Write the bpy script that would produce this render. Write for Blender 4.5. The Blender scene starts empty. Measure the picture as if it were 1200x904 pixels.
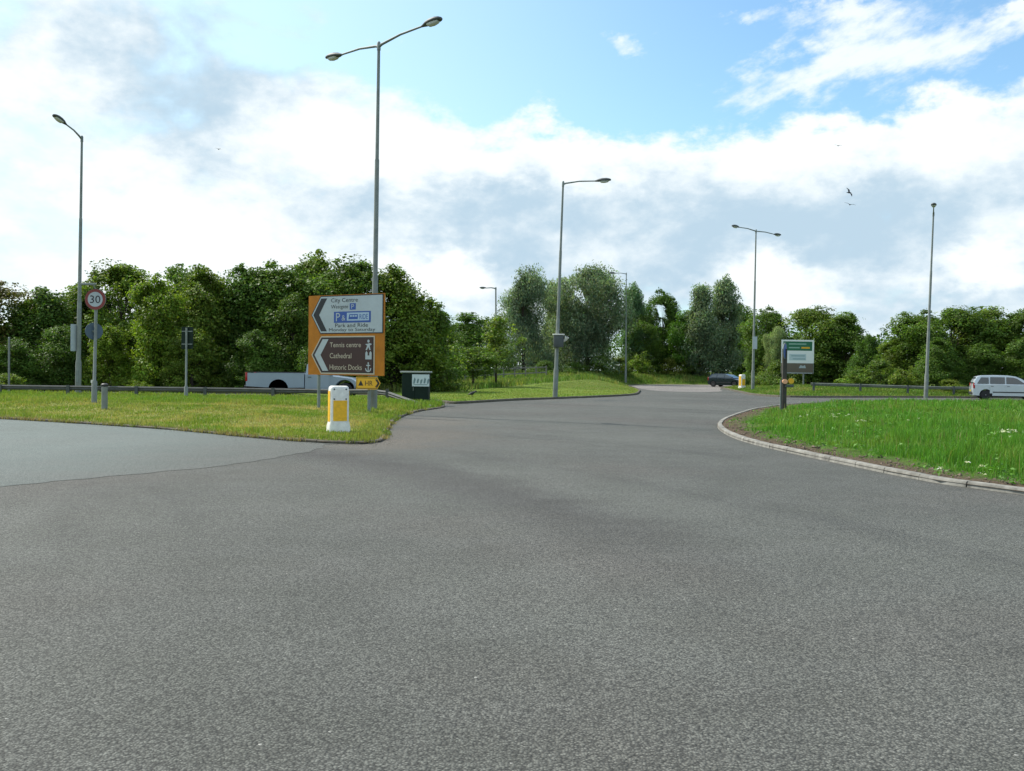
import bpy, bmesh, math, random
import numpy as np
from mathutils import Vector, Matrix, Euler
from mathutils.geometry import delaunay_2d_cdt
R = math.radians
sc = bpy.context.scene
COL = sc.collection
random.seed(4); rng = np.random.default_rng(11)

# ------------------------------------------------------------------ camera
W0, H0, F0 = 1200, 904, 1150.0
cam_d = bpy.data.cameras.new('camera'); cam = bpy.data.objects.new('camera', cam_d); COL.objects.link(cam)
cam_d.sensor_width = 36.0; cam_d.lens = 36.0*F0/W0; cam_d.clip_end = 9000; cam_d.clip_start = .05
cam.location = (0, 0, 1.5)
cam.rotation_mode = 'QUATERNION'
CM = Matrix.Rotation(R(90-.947), 4, 'X') @ Matrix.Rotation(R(.7), 4, 'Z')
cam.rotation_quaternion = CM.to_quaternion()
sc.camera = cam
def ray(px, py):
    d = CM.to_3x3() @ Vector(((px-W0/2)/F0, -(py-H0/2)/F0, -1.0))
    return d
def at(px, py, z=0.0):                       # ground point seen at a pixel of the photograph
    d = ray(px, py); t = (z-1.5)/d.z
    return Vector((d.x*t, d.y*t, z))
def atd(px, py, Y):                          # point at depth Y
    d = ray(px, py); t = Y/d.y
    return Vector((d.x*t, Y, 1.5+d.z*t))

# ------------------------------------------------------------------ materials
MATS = {}
def nodes(m):
    m.use_nodes = True
    return m.node_tree.nodes, m.node_tree.links
def mat(name, col, rough=.6, metal=0., noise=0.0, nscale=6., spec=.5, bump=0., coat=0., emis=None):
    if name in MATS: return MATS[name]
    m = bpy.data.materials.new(name); N, L = nodes(m)
    b = N['Principled BSDF']
    b.inputs['Base Color'].default_value = (*col, 1); b.inputs['Roughness'].default_value = rough
    b.inputs['Metallic'].default_value = metal; b.inputs['Specular IOR Level'].default_value = spec
    b.inputs['Coat Weight'].default_value = coat
    if noise > 0 or bump > 0:
        tc = N.new('ShaderNodeTexCoord'); n = N.new('ShaderNodeTexNoise')
        n.inputs['Scale'].default_value = nscale; n.inputs['Detail'].default_value = 6; n.inputs['Roughness'].default_value = .65
        L.new(tc.outputs['Object'], n.inputs['Vector'])
        r = N.new('ShaderNodeMapRange'); r.inputs[1].default_value = .3; r.inputs[2].default_value = .7
        r.inputs[3].default_value = 1-noise; r.inputs[4].default_value = 1+noise*.6
        L.new(n.outputs['Fac'], r.inputs[0])
        mx = N.new('ShaderNodeMix'); mx.data_type = 'RGBA'; mx.blend_type = 'MULTIPLY'; mx.inputs[0].default_value = 1
        mx.inputs[6].default_value = (*col, 1); L.new(r.outputs[0], mx.inputs[7]); L.new(mx.outputs[2], b.inputs['Base Color'])
        if bump > 0:
            bp = N.new('ShaderNodeBump'); bp.inputs['Strength'].default_value = bump; bp.inputs['Distance'].default_value = .02
            L.new(n.outputs['Fac'], bp.inputs['Height']); L.new(bp.outputs[0], b.inputs['Normal'])
    MATS[name] = m; return m
GALV = mat('galvanised steel', (.21, .23, .21), .6, .25, .25, 3)
GALV2 = mat('grey painted steel', (.20, .23, .22), .6, .1, .25, 3)
DARKG = mat('dark grey steel', (.07, .08, .08), .6, .1, .25, 4)
LENS = mat('lamp lens', (.55, .57, .58), .25, 0, 0)
ORANGE = mat('orange sign sheet', (.47, .165, .008), .5, 0, .22, 2.5, .3)
WHITE = mat('white sign sheet', (.41, .46, .50), .4, 0, .12, 2)
BLACK = mat('black sign sheet', (.012, .012, .016), .5)
BROWN = mat('brown sign sheet', (.040, .010, .008), .45, 0, .1, 2)
CREAM = mat('cream sign sheet', (.50, .43, .34), .45)
BLUE = mat('blue sign sheet', (.02, .075, .33), .4)
LBLUE = mat('pale blue sign sheet', (.36, .48, .62), .4)
GREEN = mat('green sign sheet', (.01, .13, .06), .4)
YELLOW = mat('yellow sheet', (.75, .40, .015), .5)
RED = mat('red sign sheet', (.20, .025, .022), .4)
BOLW = mat('white moulded plastic', (.76, .74, .69), .5, 0, .22, 6)
BOLY = mat('amber bollard panel', (.88, .48, .016), .5, 0, .2, 12)
CABG = mat('dark green cabinet paint', (.010, .023, .017), .65, 0, .2, 3, .2)
CABR = mat('pale cabinet roof', (.28, .31, .29), .6, 0, .15, 3)
RUB = mat('tyre rubber', (.018, .018, .02), .8)
RIM = mat('wheel trim', (.62, .64, .66), .4, .3)
GLASS = mat('car window glass', (.02, .026, .032), .04, 0, 0, 1, 1.0, 0, .3)
SILV = mat('silver car paint', (.52, .56, .60), .32, .35, .03, 2, .5, 0, .6)
WHTP = mat('pale blue white truck paint', (.28, .34, .40), .35, .15, .05, 2, .5, 0, .5)
NAVY = mat('dark blue car paint', (.012, .02, .034), .15, .2, 0, 2, .5, 0, .8)
PLAS = mat('black plastic trim', (.02, .02, .022), .6)
TAIL = mat('red lamp plastic', (.35, .01, .01), .25)
HEAD = mat('headlamp glass', (.7, .73, .75), .12)
WOODR = mat('weathered rail timber', (.20, .19, .165), .8, 0, .35, 4)
WOODP = mat('dark post timber', (.055, .05, .043), .85, 0, .35, 4)
BARK = mat('bark', (.07, .055, .042), .9, 0, .4, 5, .2, .5)
FEATH = mat('black feathers', (.012, .012, .014), .5)
PLATE = mat('number plate yellow', (.7, .5, .05), .5)

# ------------------------------------------------------------------ mesh helpers
class MB:
    def __init__(s): s.v = []; s.f = []; s.m = []; s.mats = []; s.cur = 0
    def use(s, m):
        if m not in s.mats: s.mats.append(m)
        s.cur = s.mats.index(m); return s
    def add(s, vs, fs):
        o = len(s.v); s.v += [tuple(v) for v in vs]
        for f in fs: s.f.append([i+o for i in f]); s.m.append(s.cur)
        return s
    def box(s, c, d, M=None):
        x, y, z = [k/2 for k in d]
        vs = [Vector((c[0]+a*x, c[1]+b*y, c[2]+e*z)) for a in (-1, 1) for b in (-1, 1) for e in (-1, 1)]
        if M: vs = [M @ v for v in vs]
        return s.add(vs, [(0,1,3,2),(4,6,7,5),(0,4,5,1),(2,3,7,6),(0,2,6,4),(1,5,7,3)])
    def rbox(s, c, d, r=.02):                # box with chamfered edges
        bm = bmesh.new(); bmesh.ops.create_cube(bm, size=1)
        for v in bm.verts: v.co = Vector((v.co.x*d[0]+c[0], v.co.y*d[1]+c[1], v.co.z*d[2]+c[2]))
        bmesh.ops.bevel(bm, geom=list(bm.edges), offset=r, segments=2, profile=.5, affect='EDGES')
        return s.frombm(bm)
    def frombm(s, bm):
        bm.verts.index_update()
        s.add([v.co.copy() for v in bm.verts], [[v.index for v in f.verts] for f in bm.faces]); bm.free(); return s
    def rings(s, rs, cap=True, closed=True):
        n = len(rs[0]); vs = [p for r in rs for p in r]; fs = []
        for i in range(len(rs)-1):
            for j in range(n if closed else n-1):
                k = (j+1) % n; fs.append((i*n+j, i*n+k, (i+1)*n+k, (i+1)*n+j))
        if cap: fs.append(tuple(range(n))[::-1]); fs.append(tuple(range((len(rs)-1)*n, len(rs)*n)))
        return s.add(vs, fs)
    def tube(s, pts, rad, n=12, cap=True):
        pts = [Vector(p) for p in pts]
        if not hasattr(rad, '__len__'): rad = [rad]*len(pts)
        rs = []; up = None
        for i, p in enumerate(pts):
            t = (pts[min(i+1, len(pts)-1)]-pts[max(i-1, 0)])
            if t.length < 1e-9: t = Vector((0, 0, 1))
            t.normalize()
            if up is None: up = t.orthogonal().normalized()
            a = (up - t*up.dot(t)).normalized(); b = t.cross(a); up = a
            rs.append([p+(a*math.cos(2*math.pi*k/n)+b*math.sin(2*math.pi*k/n))*rad[i] for k in range(n)])
        return s.rings(rs, cap)
    def prism(s, poly, y0, y1):              # polygon in (x,z) given depth along y; front face is y0
        n = len(poly); vs = [(p[0], y0, p[1]) for p in poly]+[(p[0], y1, p[1]) for p in poly]
        fs = [tuple(range(n)), tuple(range(n, 2*n))[::-1]]+[((i+1) % n, i, n+i, n+(i+1) % n) for i in range(n)]
        return s.add(vs, fs)
    def flat(s, poly, y): return s.add([(p[0], y, p[1]) for p in poly], [tuple(range(len(poly)))])
    def mesh(s, name, smooth=35):
        me = bpy.data.meshes.new(name); me.from_pydata(s.v, [], s.f)
        for m in s.mats: me.materials.append(m)
        if len(s.mats) > 1: me.polygons.foreach_set('material_index', s.m)
        bm = bmesh.new(); bm.from_mesh(me); bmesh.ops.recalc_face_normals(bm, faces=bm.faces[:]); bm.to_mesh(me); bm.free()
        if smooth:
            me.polygons.foreach_set('use_smooth', [True]*len(me.polygons)); me.set_sharp_from_angle(angle=R(smooth))
        me.update(); return me
    def build(s, name, parent=None, m=None, smooth=35, label=None):
        if m and not s.mats: s.mats = [m]
        o = bpy.data.objects.new(name, s.mesh(name, smooth)); COL.objects.link(o)
        if parent: o.parent = parent
        if label: o['label'] = label
        return o
def B(m): return MB().use(m)
def tag(o, label=None, cat=None, group=None, kind=None):
    if label: o['label'] = label
    if cat: o['category'] = cat
    if group: o['group'] = group
    if kind: o['kind'] = kind
    return o
def thing(name, label, cat, loc=(0, 0, 0), rz=0, group=None):
    o = bpy.data.objects.new(name, None); COL.objects.link(o); o.empty_display_size = .2
    o.location = loc; o.rotation_euler = (0, 0, rz); return tag(o, label, cat, group)
def copy_tree(o, parent=None):
    kids = list(o.children); c = o.copy(); COL.objects.link(c)
    if parent: c.parent = parent
    for k in kids: copy_tree(k, c)
    return c
def text_into(mb, txt, x0, x1, zc, h, y, m):  # lettering fitted into a box of the sign face
    cu = bpy.data.curves.new('lettering', 'FONT'); cu.body = txt; cu.resolution_u = 3
    o = bpy.data.objects.new('lettering', cu); COL.objects.link(o)
    bpy.context.view_layer.update()
    me = bpy.data.meshes.new_from_object(o.evaluated_get(bpy.context.evaluated_depsgraph_get()))
    P = np.array([v.co[:] for v in me.vertices]); a = P.min(0); b = P.max(0)
    mb.use(m)
    vs = [(x0+(p[0]-a[0])/(b[0]-a[0])*(x1-x0), y, zc-h/2+(p[1]-a[1])/(b[1]-a[1])*h) for p in P]
    mb.add(vs, [list(p.vertices) for p in me.polygons])
    bpy.data.objects.remove(o); bpy.data.curves.remove(cu); bpy.data.meshes.remove(me)
def circ(cx, cz, r, n=32, a0=0, a1=2*math.pi): return [(cx+r*math.cos(a0+(a1-a0)*i/n), cz+r*math.sin(a0+(a1-a0)*i/n)) for i in range(n)]

# ------------------------------------------------------------------ plan of the place
def smooth_poly(P, step=.8, closed=True):
    P = [Vector((p[0], p[1])) for p in P]; out = []; n = len(P)
    for i in range(n if closed else n-1):
        p0, p1, p2, p3 = (P[(i+k-1) % n] if closed else P[min(max(i+k-1, 0), n-1)] for k in range(4))
        L = (p2-p1).length
        if L > 30: out.append(p1); continue
        def tj(a, b, t): return t+max((b-a).length, 1e-4)**.5
        t0 = 0; t1 = tj(p0, p1, t0); t2 = tj(p1, p2, t1); t3 = tj(p2, p3, t2)
        for k in range(max(1, int(L/step))):
            t = t1+(t2-t1)*k/max(1, int(L/step))
            A1 = p0*((t1-t)/(t1-t0))+p1*((t-t0)/(t1-t0)); A2 = p1*((t2-t)/(t2-t1))+p2*((t-t1)/(t2-t1)); A3 = p2*((t3-t)/(t3-t2))+p3*((t-t2)/(t3-t2))
            B1 = A1*((t2-t)/(t2-t0))+A2*((t-t0)/(t2-t0)); B2 = A2*((t3-t)/(t3-t1))+A3*((t-t1)/(t3-t1))
            out.append(B1*((t2-t)/(t2-t1))+B2*((t-t1)/(t2-t1)))
    return np.array([(p.x, p.y) for p in out])
def px(*L): return [tuple(at(a, b)[:2]) for a, b in L]
def sdf(pts, poly):                          # signed distance, negative inside
    pts = np.asarray(pts, float); out = np.full(len(pts), 1e9); ins = np.zeros(len(pts), bool)
    A = poly; Bq = np.roll(poly, -1, 0)
    for a, b in zip(A, Bq):
        ab = b-a; L = ab@ab
        t = np.clip(((pts-a)@ab)/max(L, 1e-12), 0, 1); d = pts-(a+t[:, None]*ab)
        out = np.minimum(out, np.hypot(d[:, 0], d[:, 1]))
        c = (a[1] > pts[:, 1]) != (b[1] > pts[:, 1])
        with np.errstate(divide='ignore', invalid='ignore'):
            ins ^= c & (pts[:, 0] < (b[0]-a[0])*(pts[:, 1]-a[1])/(b[1]-a[1])+a[0])
    return np.where(ins, -out, out)
def sstep(x): x = np.clip(x, 0, 1); return x*x*(3-2*x)
def vnoise(p, s, seed=0):                    # cheap smooth value noise, 0..1
    q = np.asarray(p, float)*s+seed*17.3; i = np.floor(q).astype(int); f = q-i; f = f*f*(3-2*f)
    def h(a, b): return (np.sin(a*127.1+b*311.7+seed*3.1)*43758.5453) % 1.0
    x, y = i[:, 0], i[:, 1]
    return (h(x, y)*(1-f[:, 0])+h(x+1, y)*f[:, 0])*(1-f[:, 1])+(h(x, y+1)*(1-f[:, 0])+h(x+1, y+1)*f[:, 0])*f[:, 1]

# outer edge of the tarmac (the grass beyond it lies outside)
isl2_front = px((750, 460), (741, 463.6), (700, 466), (650, 468), (600, 470), (560, 472.3), (534, 473.6))
far_edge = px((1130, 466.6), (1030, 466.3), (925, 466), (890, 464), (866, 460), (853, 457), (850, 454.3))
tarmac = smooth_poly([(-130, -45), (130, -45), (130, 66)]+[(45, 63.6)]+far_edge+[(29, 103), (48, 108), (48, 119), (27, 113.5), (14.6, 108), (11.6, 99), (10.7, 86), (9.9, 76)]
    +isl2_front+[(-4.2, 45.4), (-7, 51.2), (-12, 53.6), (-40, 54.5), (-130, 55)])
front = px((-80, 487.5), (0, 491.5), (100, 497.5), (200, 504.5), (300, 514), (380, 520), (425, 521), (446, 518.5), (453, 511), (456, 503), (466, 492), (490, 483), (521, 477.5))
V1 = smooth_poly([(-75, 46.2), (-60, 43), (-34, 35.5)]+front+[(-3.0, 40.3), (-4.6, 42.9), (-8, 45), (-15, 45.8), (-34, 46.4)])
nose = px((1200, 580.5), (1100, 567), (1000, 547), (920, 530), (870, 517.5), (848, 508), (840.5, 500.5), (846, 493.5), (864, 486.5), (888, 480))
isl = smooth_poly([(60, 8.4), (24, 5.4), (15, 6.3), (10.4, 8.3), (7.9, 10.6)]+nose+[(13.6, 46.2), (18.5, 50.2), (26, 52.2), (60, 53.5)])
lawn = smooth_poly([(-12, 54.5), (-4.2, 45.4)]+isl2_front[::-1]+[(9.9, 76), (10.4, 84)]+px((715, 453.6), (650, 454.6), (560, 458.3), (520, 461.5)))

def ground_h(P):
    P = np.asarray(P, float); x, y = P[:, 0], P[:, 1]; d = sdf(P, tarmac)
    h = np.where(d < .12, -.06, .085*sstep((d-.1)/.25))
    bank = .95*sstep((y-66)/40)*(1-sstep((x-12)/9))*sstep((x+32)/12)+.30*sstep((y-62)/9)*sstep((x-15)/5)*sstep(d/5)
    bank = np.maximum(bank, .75*sstep((y-106)/6)*sstep((x-10)/3)*(1-sstep((x-30)/8)))
    return np.where(d < .12, h, h+bank*sstep(d/4)), d
def v1_h(P):
    P = np.asarray(P, float); d = -sdf(P, V1); x, y = P[:, 0], P[:, 1]
    keep = 1-sstep((y-33)/7)*(1-sstep((x+8)/3))
    n = (vnoise(P, .8, 3)-.5)*.05*sstep(d/1)
    return np.where(d < .11, .035, .05+.04*sstep((d-.11)/.3)+.19*sstep((d-.13)/5)*keep+n), d
def isl_h(P):
    P = np.asarray(P, float); d = -sdf(P, isl)
    n = (vnoise(P, .9, 5)-.5)*.07*sstep(d/1.2)+(vnoise(P, 2.6, 8)-.5)*.04*sstep(d/.4)
    return np.where(d < .14, .045, .07+.07*sstep((d-.2)/4)+n), d
def hz(x, y):
    P = np.array([(x, y)])
    if sdf(P, V1)[0] < 0: return float(v1_h(P)[0][0])
    if sdf(P, isl)[0] < 0: return float(isl_h(P)[0][0])
    h, d = ground_h(P); return float(h[0]) if d[0] > 0 else 0.0

# ------------------------------------------------------------------ ground materials
def mix(N, L, a, b, fac, mode='MIX'):
    m = N.new('ShaderNodeMix'); m.data_type = 'RGBA'; m.blend_type = mode
    for s, v in ((m.inputs[0], fac), (m.inputs[6], a), (m.inputs[7], b)):
        if hasattr(v, 'is_linked') or hasattr(v, 'links'): L.new(v, s)
        else: s.default_value = v if not isinstance(v, tuple) else (*v, 1)[:4]
    return m.outputs[2]
def noise(N, L, vec, scale, detail=5, rough=.6):
    n = N.new('ShaderNodeTexNoise'); n.inputs['Scale'].default_value = scale; n.inputs['Detail'].default_value = detail
    n.inputs['Roughness'].default_value = rough
    if vec is not None: L.new(vec, n.inputs['Vector'])
    return n.outputs['Fac']
def rng_(N, L, v, a, b, c=0., d=1.):
    r = N.new('ShaderNodeMapRange'); r.interpolation_type = 'SMOOTHSTEP'
    r.inputs[1].default_value = a; r.inputs[2].default_value = b; r.inputs[3].default_value = c; r.inputs[4].default_value = d
    L.new(v, r.inputs[0]); return r.outputs[0]
def mth(N, L, op, a, b=None, c=None):
    m = N.new('ShaderNodeMath'); m.operation = op
    for s, v in zip(m.inputs, (a, b, c)):
        if v is None: continue
        if isinstance(v, (int, float)): s.default_value = v
        else: L.new(v, s)
    return m.outputs[0]

def asphalt(name, base, tint, chip=.45, chipscale=62., arcs=True, ctr=(-27., -1.3), fade=None):
    m = bpy.data.materials.new(name); N, L = nodes(m); b = N['Principled BSDF']
    tc = N.new('ShaderNodeTexCoord').outputs['Object']
    big = noise(N, L, tc, .13, 4, .55); mid = noise(N, L, tc, 1.1, 5, .6); fine = noise(N, L, tc, 28, 3, .6)
    col = mix(N, L, tuple(c*.84 for c in base), tuple(c*1.13 for c in base), rng_(N, L, big, .35, .65))
    col = mix(N, L, col, tint, mth(N, L, 'MULTIPLY', rng_(N, L, noise(N, L, tc, .19, 3, .5), .45, .68), .45))
    sx = N.new('ShaderNodeSeparateXYZ'); L.new(tc, sx.inputs[0])
    if arcs:                                  # worn and darker wheel tracks that curve round the junction
        dx = mth(N, L, 'SUBTRACT', sx.outputs[0], ctr[0]); dy = mth(N, L, 'SUBTRACT', sx.outputs[1], ctr[1])
        rr = mth(N, L, 'SQRT', mth(N, L, 'ADD', mth(N, L, 'MULTIPLY', dx, dx), mth(N, L, 'MULTIPLY', dy, dy)))
        an = mth(N, L, 'ARCTAN2', dy, dx)
        cv = N.new('ShaderNodeCombineXYZ'); L.new(mth(N, L, 'MULTIPLY', rr, .55), cv.inputs[0]); L.new(mth(N, L, 'MULTIPLY', an, 2.6), cv.inputs[1])
        tr = noise(N, L, cv.outputs[0], 1.0, 6, .6)
        col = mix(N, L, col, (.0, .0, .0), mth(N, L, 'MULTIPLY', rng_(N, L, tr, .50, .66), .20))
        w = mth(N, L, 'ABSOLUTE', mth(N, L, 'SUBTRACT', mth(N, L, 'ADD', rr, mth(N, L, 'MULTIPLY', mid, 1.2)), 30.5))
        band = rng_(N, L, w, .1, 1.1, 1., 0.); lim = rng_(N, L, sx.outputs[1], 6.5, 11., 0., 1.)
        col = mix(N, L, col, (.052, .046, .043), mth(N, L, 'MULTIPLY', mth(N, L, 'MULTIPLY', band, lim), .55))
    if fade: col = mix(N, L, col, fade, mth(N, L, 'MULTIPLY', rng_(N, L, mth(N, L, 'ADD', sx.outputs[0], mth(N, L, 'MULTIPLY', mth(N, L, 'SUBTRACT', mid, .5), 3.)), -8., -3.2), .9))
    col = mix(N, L, col, (.6, .6, .6), mth(N, L, 'MULTIPLY', rng_(N, L, mid, .35, .65), .035))
    if arcs:                                  # brown dust swept into the corner of the verge
        for (ex, ey, er) in ((-2.0, 22.2, 2.3), (-2.3, 27.5, 2.2), (-2.6, 19.2, 1.6)):
            ux = mth(N, L, 'SUBTRACT', sx.outputs[0], ex); uy = mth(N, L, 'MULTIPLY', mth(N, L, 'SUBTRACT', sx.outputs[1], ey), .6)
            dd = mth(N, L, 'ADD', mth(N, L, 'SQRT', mth(N, L, 'ADD', mth(N, L, 'MULTIPLY', ux, ux), mth(N, L, 'MULTIPLY', uy, uy))), mth(N, L, 'MULTIPLY', mth(N, L, 'SUBTRACT', mid, .5), 2.2))
            col = mix(N, L, col, (.20, .165, .13), mth(N, L, 'MULTIPLY', rng_(N, L, dd, .2, er, 1., 0.), .5))
    vo = N.new('ShaderNodeTexVoronoi'); vo.inputs['Scale'].default_value = chipscale; L.new(tc, vo.inputs['Vector'])
    vc = N.new('ShaderNodeSeparateColor'); L.new(vo.outputs['Color'], vc.inputs[0])
    g = rng_(N, L, vc.outputs[0], 0., 1., 1-chip*1.5, 1+chip*.5)
    g2 = rng_(N, L, vo.outputs['Distance'], .22, .70, 1.12, .52)
    k = mth(N, L, 'MULTIPLY', mth(N, L, 'MULTIPLY', g, g2), rng_(N, L, fine, .3, .7, .82, 1.18))
    cc = N.new('ShaderNodeCombineXYZ')
    for i in range(3): L.new(k, cc.inputs[i])
    col = mix(N, L, col, cc.outputs[0], 1., 'MULTIPLY')
    pale = rng_(N, L, vc.outputs[1], .9995, .9998)          # a few pale chippings
    col = mix(N, L, col, (.42, .41, .38), mth(N, L, 'MULTIPLY', pale, .7))
    L.new(col, b.inputs['Base Color']); b.inputs['Roughness'].default_value = .82; b.inputs['Specular IOR Level'].default_value = .35
    hgt = mth(N, L, 'ADD', mth(N, L, 'MULTIPLY', vo.outputs['Distance'], -1.0), mth(N, L, 'MULTIPLY', vc.outputs[2], .55))
    bp = N.new('ShaderNodeBump'); bp.inputs['Strength'].default_value = .75; bp.inputs['Distance'].default_value = .007
    L.new(hgt, bp.inputs['Height']); L.new(bp.outputs[0], b.inputs['Normal'])
    return m
TAR = asphalt('road asphalt', (.121, .124, .108), (.136, .120, .105), .36, 84.)
PALE = asphalt('old pale asphalt', (.155, .188, .175), (.170, .190, .178), .24, 95., False, fade=(.124, .126, .112))
FARP = asphalt('pale worn asphalt', (.27, .245, .225), (.25, .23, .215), .25, 60., False)

def turf(name, g1, g2, straw, dirt, attr=True, strawamt=.5, dirtw=(.15, .7), bumpd=.05):
    m = bpy.data.materials.new(name); N, L = nodes(m); b = N['Principled BSDF']
    tc = N.new('ShaderNodeTexCoord').outputs['Object']
    n1 = noise(N, L, tc, .5, 6, .65); n2 = noise(N, L, tc, 3.2, 6, .7); n3 = noise(N, L, tc, 22, 4, .7)
    col = mix(N, L, g1, g2, rng_(N, L, n1, .35, .65))
    col = mix(N, L, col, straw, mth(N, L, 'MULTIPLY', rng_(N, L, n2, .42, .66), strawamt))
    col = mix(N, L, col, tuple(c*.45 for c in g1), mth(N, L, 'MULTIPLY', rng_(N, L, n3, .5, .72), .5))
    if attr:
        at_ = N.new('ShaderNodeAttribute'); at_.attribute_name = 'edge'
        e = mth(N, L, 'ADD', at_.outputs['Fac'], mth(N, L, 'MULTIPLY', mth(N, L, 'SUBTRACT', n2, .5), -.9))
        dcol = mix(N, L, dirt, tuple(c*.5 for c in dirt), rng_(N, L, n3, .4, .65))
        col = mix(N, L, col, dcol, rng_(N, L, e, dirtw[0], dirtw[1], 1., 0.))
    L.new(col, b.inputs['Base Color']); b.inputs['Roughness'].default_value = .95; b.inputs['Specular IOR Level'].default_value = .1
    bp = N.new('ShaderNodeBump'); bp.inputs['Strength'].default_value = .9; bp.inputs['Distance'].default_value = bumpd
    L.new(mth(N, L, 'ADD', n3, n2), bp.inputs['Height']); L.new(bp.outputs[0], b.inputs['Normal'])
    return m
T_V1 = turf('verge turf', (.15, .19, .035), (.21, .22, .055), (.34, .29, .12), (.13, .10, .065), True, .7, (.05, .35))
T_IS = turf('rough island turf', (.05, .11, .014), (.08, .14, .022), (.13, .14, .04), (.125, .092, .062), True, .3, (.35, .95))
T_GR = turf('field grass', (.075, .125, .02), (.12, .16, .032), (.18, .17, .06), (.12, .09, .06), True, .4, (.0, .3))
T_LN = turf('mown lawn', (.14, .21, .034), (.17, .23, .045), (.23, .23, .075), (.11, .085, .05), False, .3)
KERB = mat('concrete kerb', (.25, .24, .215), .9, 0, .5, 4.5, .2, .4)
KERBD = mat('dirty kerb stone', (.12, .107, .085), .9, 0, .4, 7, .2, .5)

# ------------------------------------------------------------------ ground sheets
def set_attr(me, name, vals):
    a = me.attributes.new(name, 'FLOAT', 'POINT'); a.data.foreach_set('value', np.asarray(vals, np.float32))
def grid_obj(name, xs, ys, hf, m):
    X, Y = np.meshgrid(xs, ys); P = np.stack([X.ravel(), Y.ravel()], 1); Z, D = hf(P)
    nx, ny = len(xs), len(ys)
    idx = np.arange(nx*ny).reshape(ny, nx)
    F = np.stack([idx[:-1, :-1], idx[:-1, 1:], idx[1:, 1:], idx[1:, :-1]], -1).reshape(-1, 4)
    me = bpy.data.meshes.new(name); me.from_pydata(np.column_stack([P, Z]).tolist(), [], F.tolist()); me.materials.append(m)
    set_attr(me, 'edge', D); me.polygons.foreach_set('use_smooth', [True]*len(me.polygons))
    o = bpy.data.objects.new(name, me); COL.objects.link(o); tag(o, kind='structure'); return o
xs = np.concatenate([[-3000, -1200, -500, -250, -140], np.arange(-100, -24, 3), np.arange(-24, 32, .6), np.arange(32, 100, 3), [140, 250, 500, 1200, 3000]])
ys = np.concatenate([[-1500, -500, -200, -100, -50, 0, 30], np.arange(40, 122, .6), np.arange(122, 180, 6), [220, 320, 600, 1500, 4000]])
grid_obj('ground', xs, ys, ground_h, T_GR)
def poly_sheet(name, P, z, m):
    me = bpy.data.meshes.new(name); me.from_pydata([(p[0], p[1], z) for p in P], [], [list(range(len(P)))]); me.materials.append(m)
    bm = bmesh.new(); bm.from_mesh(me)
    if bm.faces[:] and (bm.faces.ensure_lookup_table() or bm.faces[0].normal.z < 0): bmesh.ops.reverse_faces(bm, faces=bm.faces[:])
    bmesh.ops.triangulate(bm, faces=bm.faces[:]); bm.to_mesh(me); bm.free()
    o = bpy.data.objects.new(name, me); COL.objects.link(o); return tag(o, kind='structure')
poly_sheet('road', tarmac, 0.0, TAR)
edge_px = [(372, 522), (352, 531), (300, 540.5), (240, 548), (160, 556), (80, 563.5), (0, 571), (-120, 582)]
pp = [at(a, b) for a, b in edge_px]
pale = smooth_poly([(-60, 42), (-40, 36)]+[(p[0]+.05, p[1]+.35) for p in front[:6]]+[tuple(p[:2]) for p in pp]+[(-26, 17.5), (-60, 30)], .15)
pale = pale+np.stack([vnoise(pale, 3.1, 61)-.5, vnoise(pale, 2.7, 63)-.5], 1)*.16+np.stack([vnoise(pale, .6, 64)-.5, vnoise(pale, .6, 65)-.5], 1)*.35
poly_sheet('pale_road_surfacing', pale, .004, PALE)
poly_sheet('pale_road_surfacing', smooth_poly([(11.2, 90), (10.8, 80), (11.4, 73), (13.5, 71.5), (15.9, 75), (17.6, 83), (20, 92), (22.8, 96), (29, 101.5), (47, 106.5), (47, 118), (27.2, 112.6), (15.2, 107), (12.2, 98.5)]), .004, FARP)
poly_sheet('pale_road_surfacing', smooth_poly([(-2.6, 3.72), (-1.95, 3.74), (-1.86, 3.45), (-2.0, 3.1), (-2.8, 3.0)], .2), .004, PALE)
def isle(name, P, hf, m, sp):
    bb0 = P.min(0); bb1 = P.max(0)
    bb0 = np.maximum(bb0, [-60, 0]); bb1 = np.minimum(bb1, [60, 70])
    gx, gy = np.meshgrid(np.arange(bb0[0], bb1[0], sp), np.arange(bb0[1], bb1[1], sp))
    G = np.stack([gx.ravel(), gy.ravel()], 1)+rng.uniform(-.15, .15, (gx.size, 2))*sp
    s = sdf(G, P); G = G[s < -.08*sp-.1]
    allp = np.vstack([P, G]); n = len(P)
    vs, es, fs, *_ = delaunay_2d_cdt([Vector(p) for p in allp], [], [list(range(n))], 1, 1e-5)
    V = np.array([v[:] for v in vs]); Z, D = hf(V)
    me = bpy.data.meshes.new(name); me.from_pydata(np.column_stack([V, Z]).tolist(), [], [list(f) for f in fs]); me.materials.append(m)
    bm = bmesh.new(); bm.from_mesh(me); bmesh.ops.recalc_face_normals(bm, faces=bm.faces[:])
    up = sum(f.normal.z for f in bm.faces)
    if up < 0: bmesh.ops.reverse_faces(bm, faces=bm.faces[:])
    bm.to_mesh(me); bm.free()
    set_attr(me, 'edge', D); me.polygons.foreach_set('use_smooth', [True]*len(me.polygons))
    o = bpy.data.objects.new(name, me); COL.objects.link(o); return tag(o, kind='structure')
isle('verge_ground', V1, v1_h, T_V1, .55)
isle('roundabout_ground', isl, isl_h, T_IS, .45)
# mown lawn lies on the field ground beyond the road
def lawn_h(P):
    h, d = ground_h(P); return np.maximum(h, .02)+.012, d
isle('lawn', lawn, lawn_h, T_LN, .8)

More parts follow.
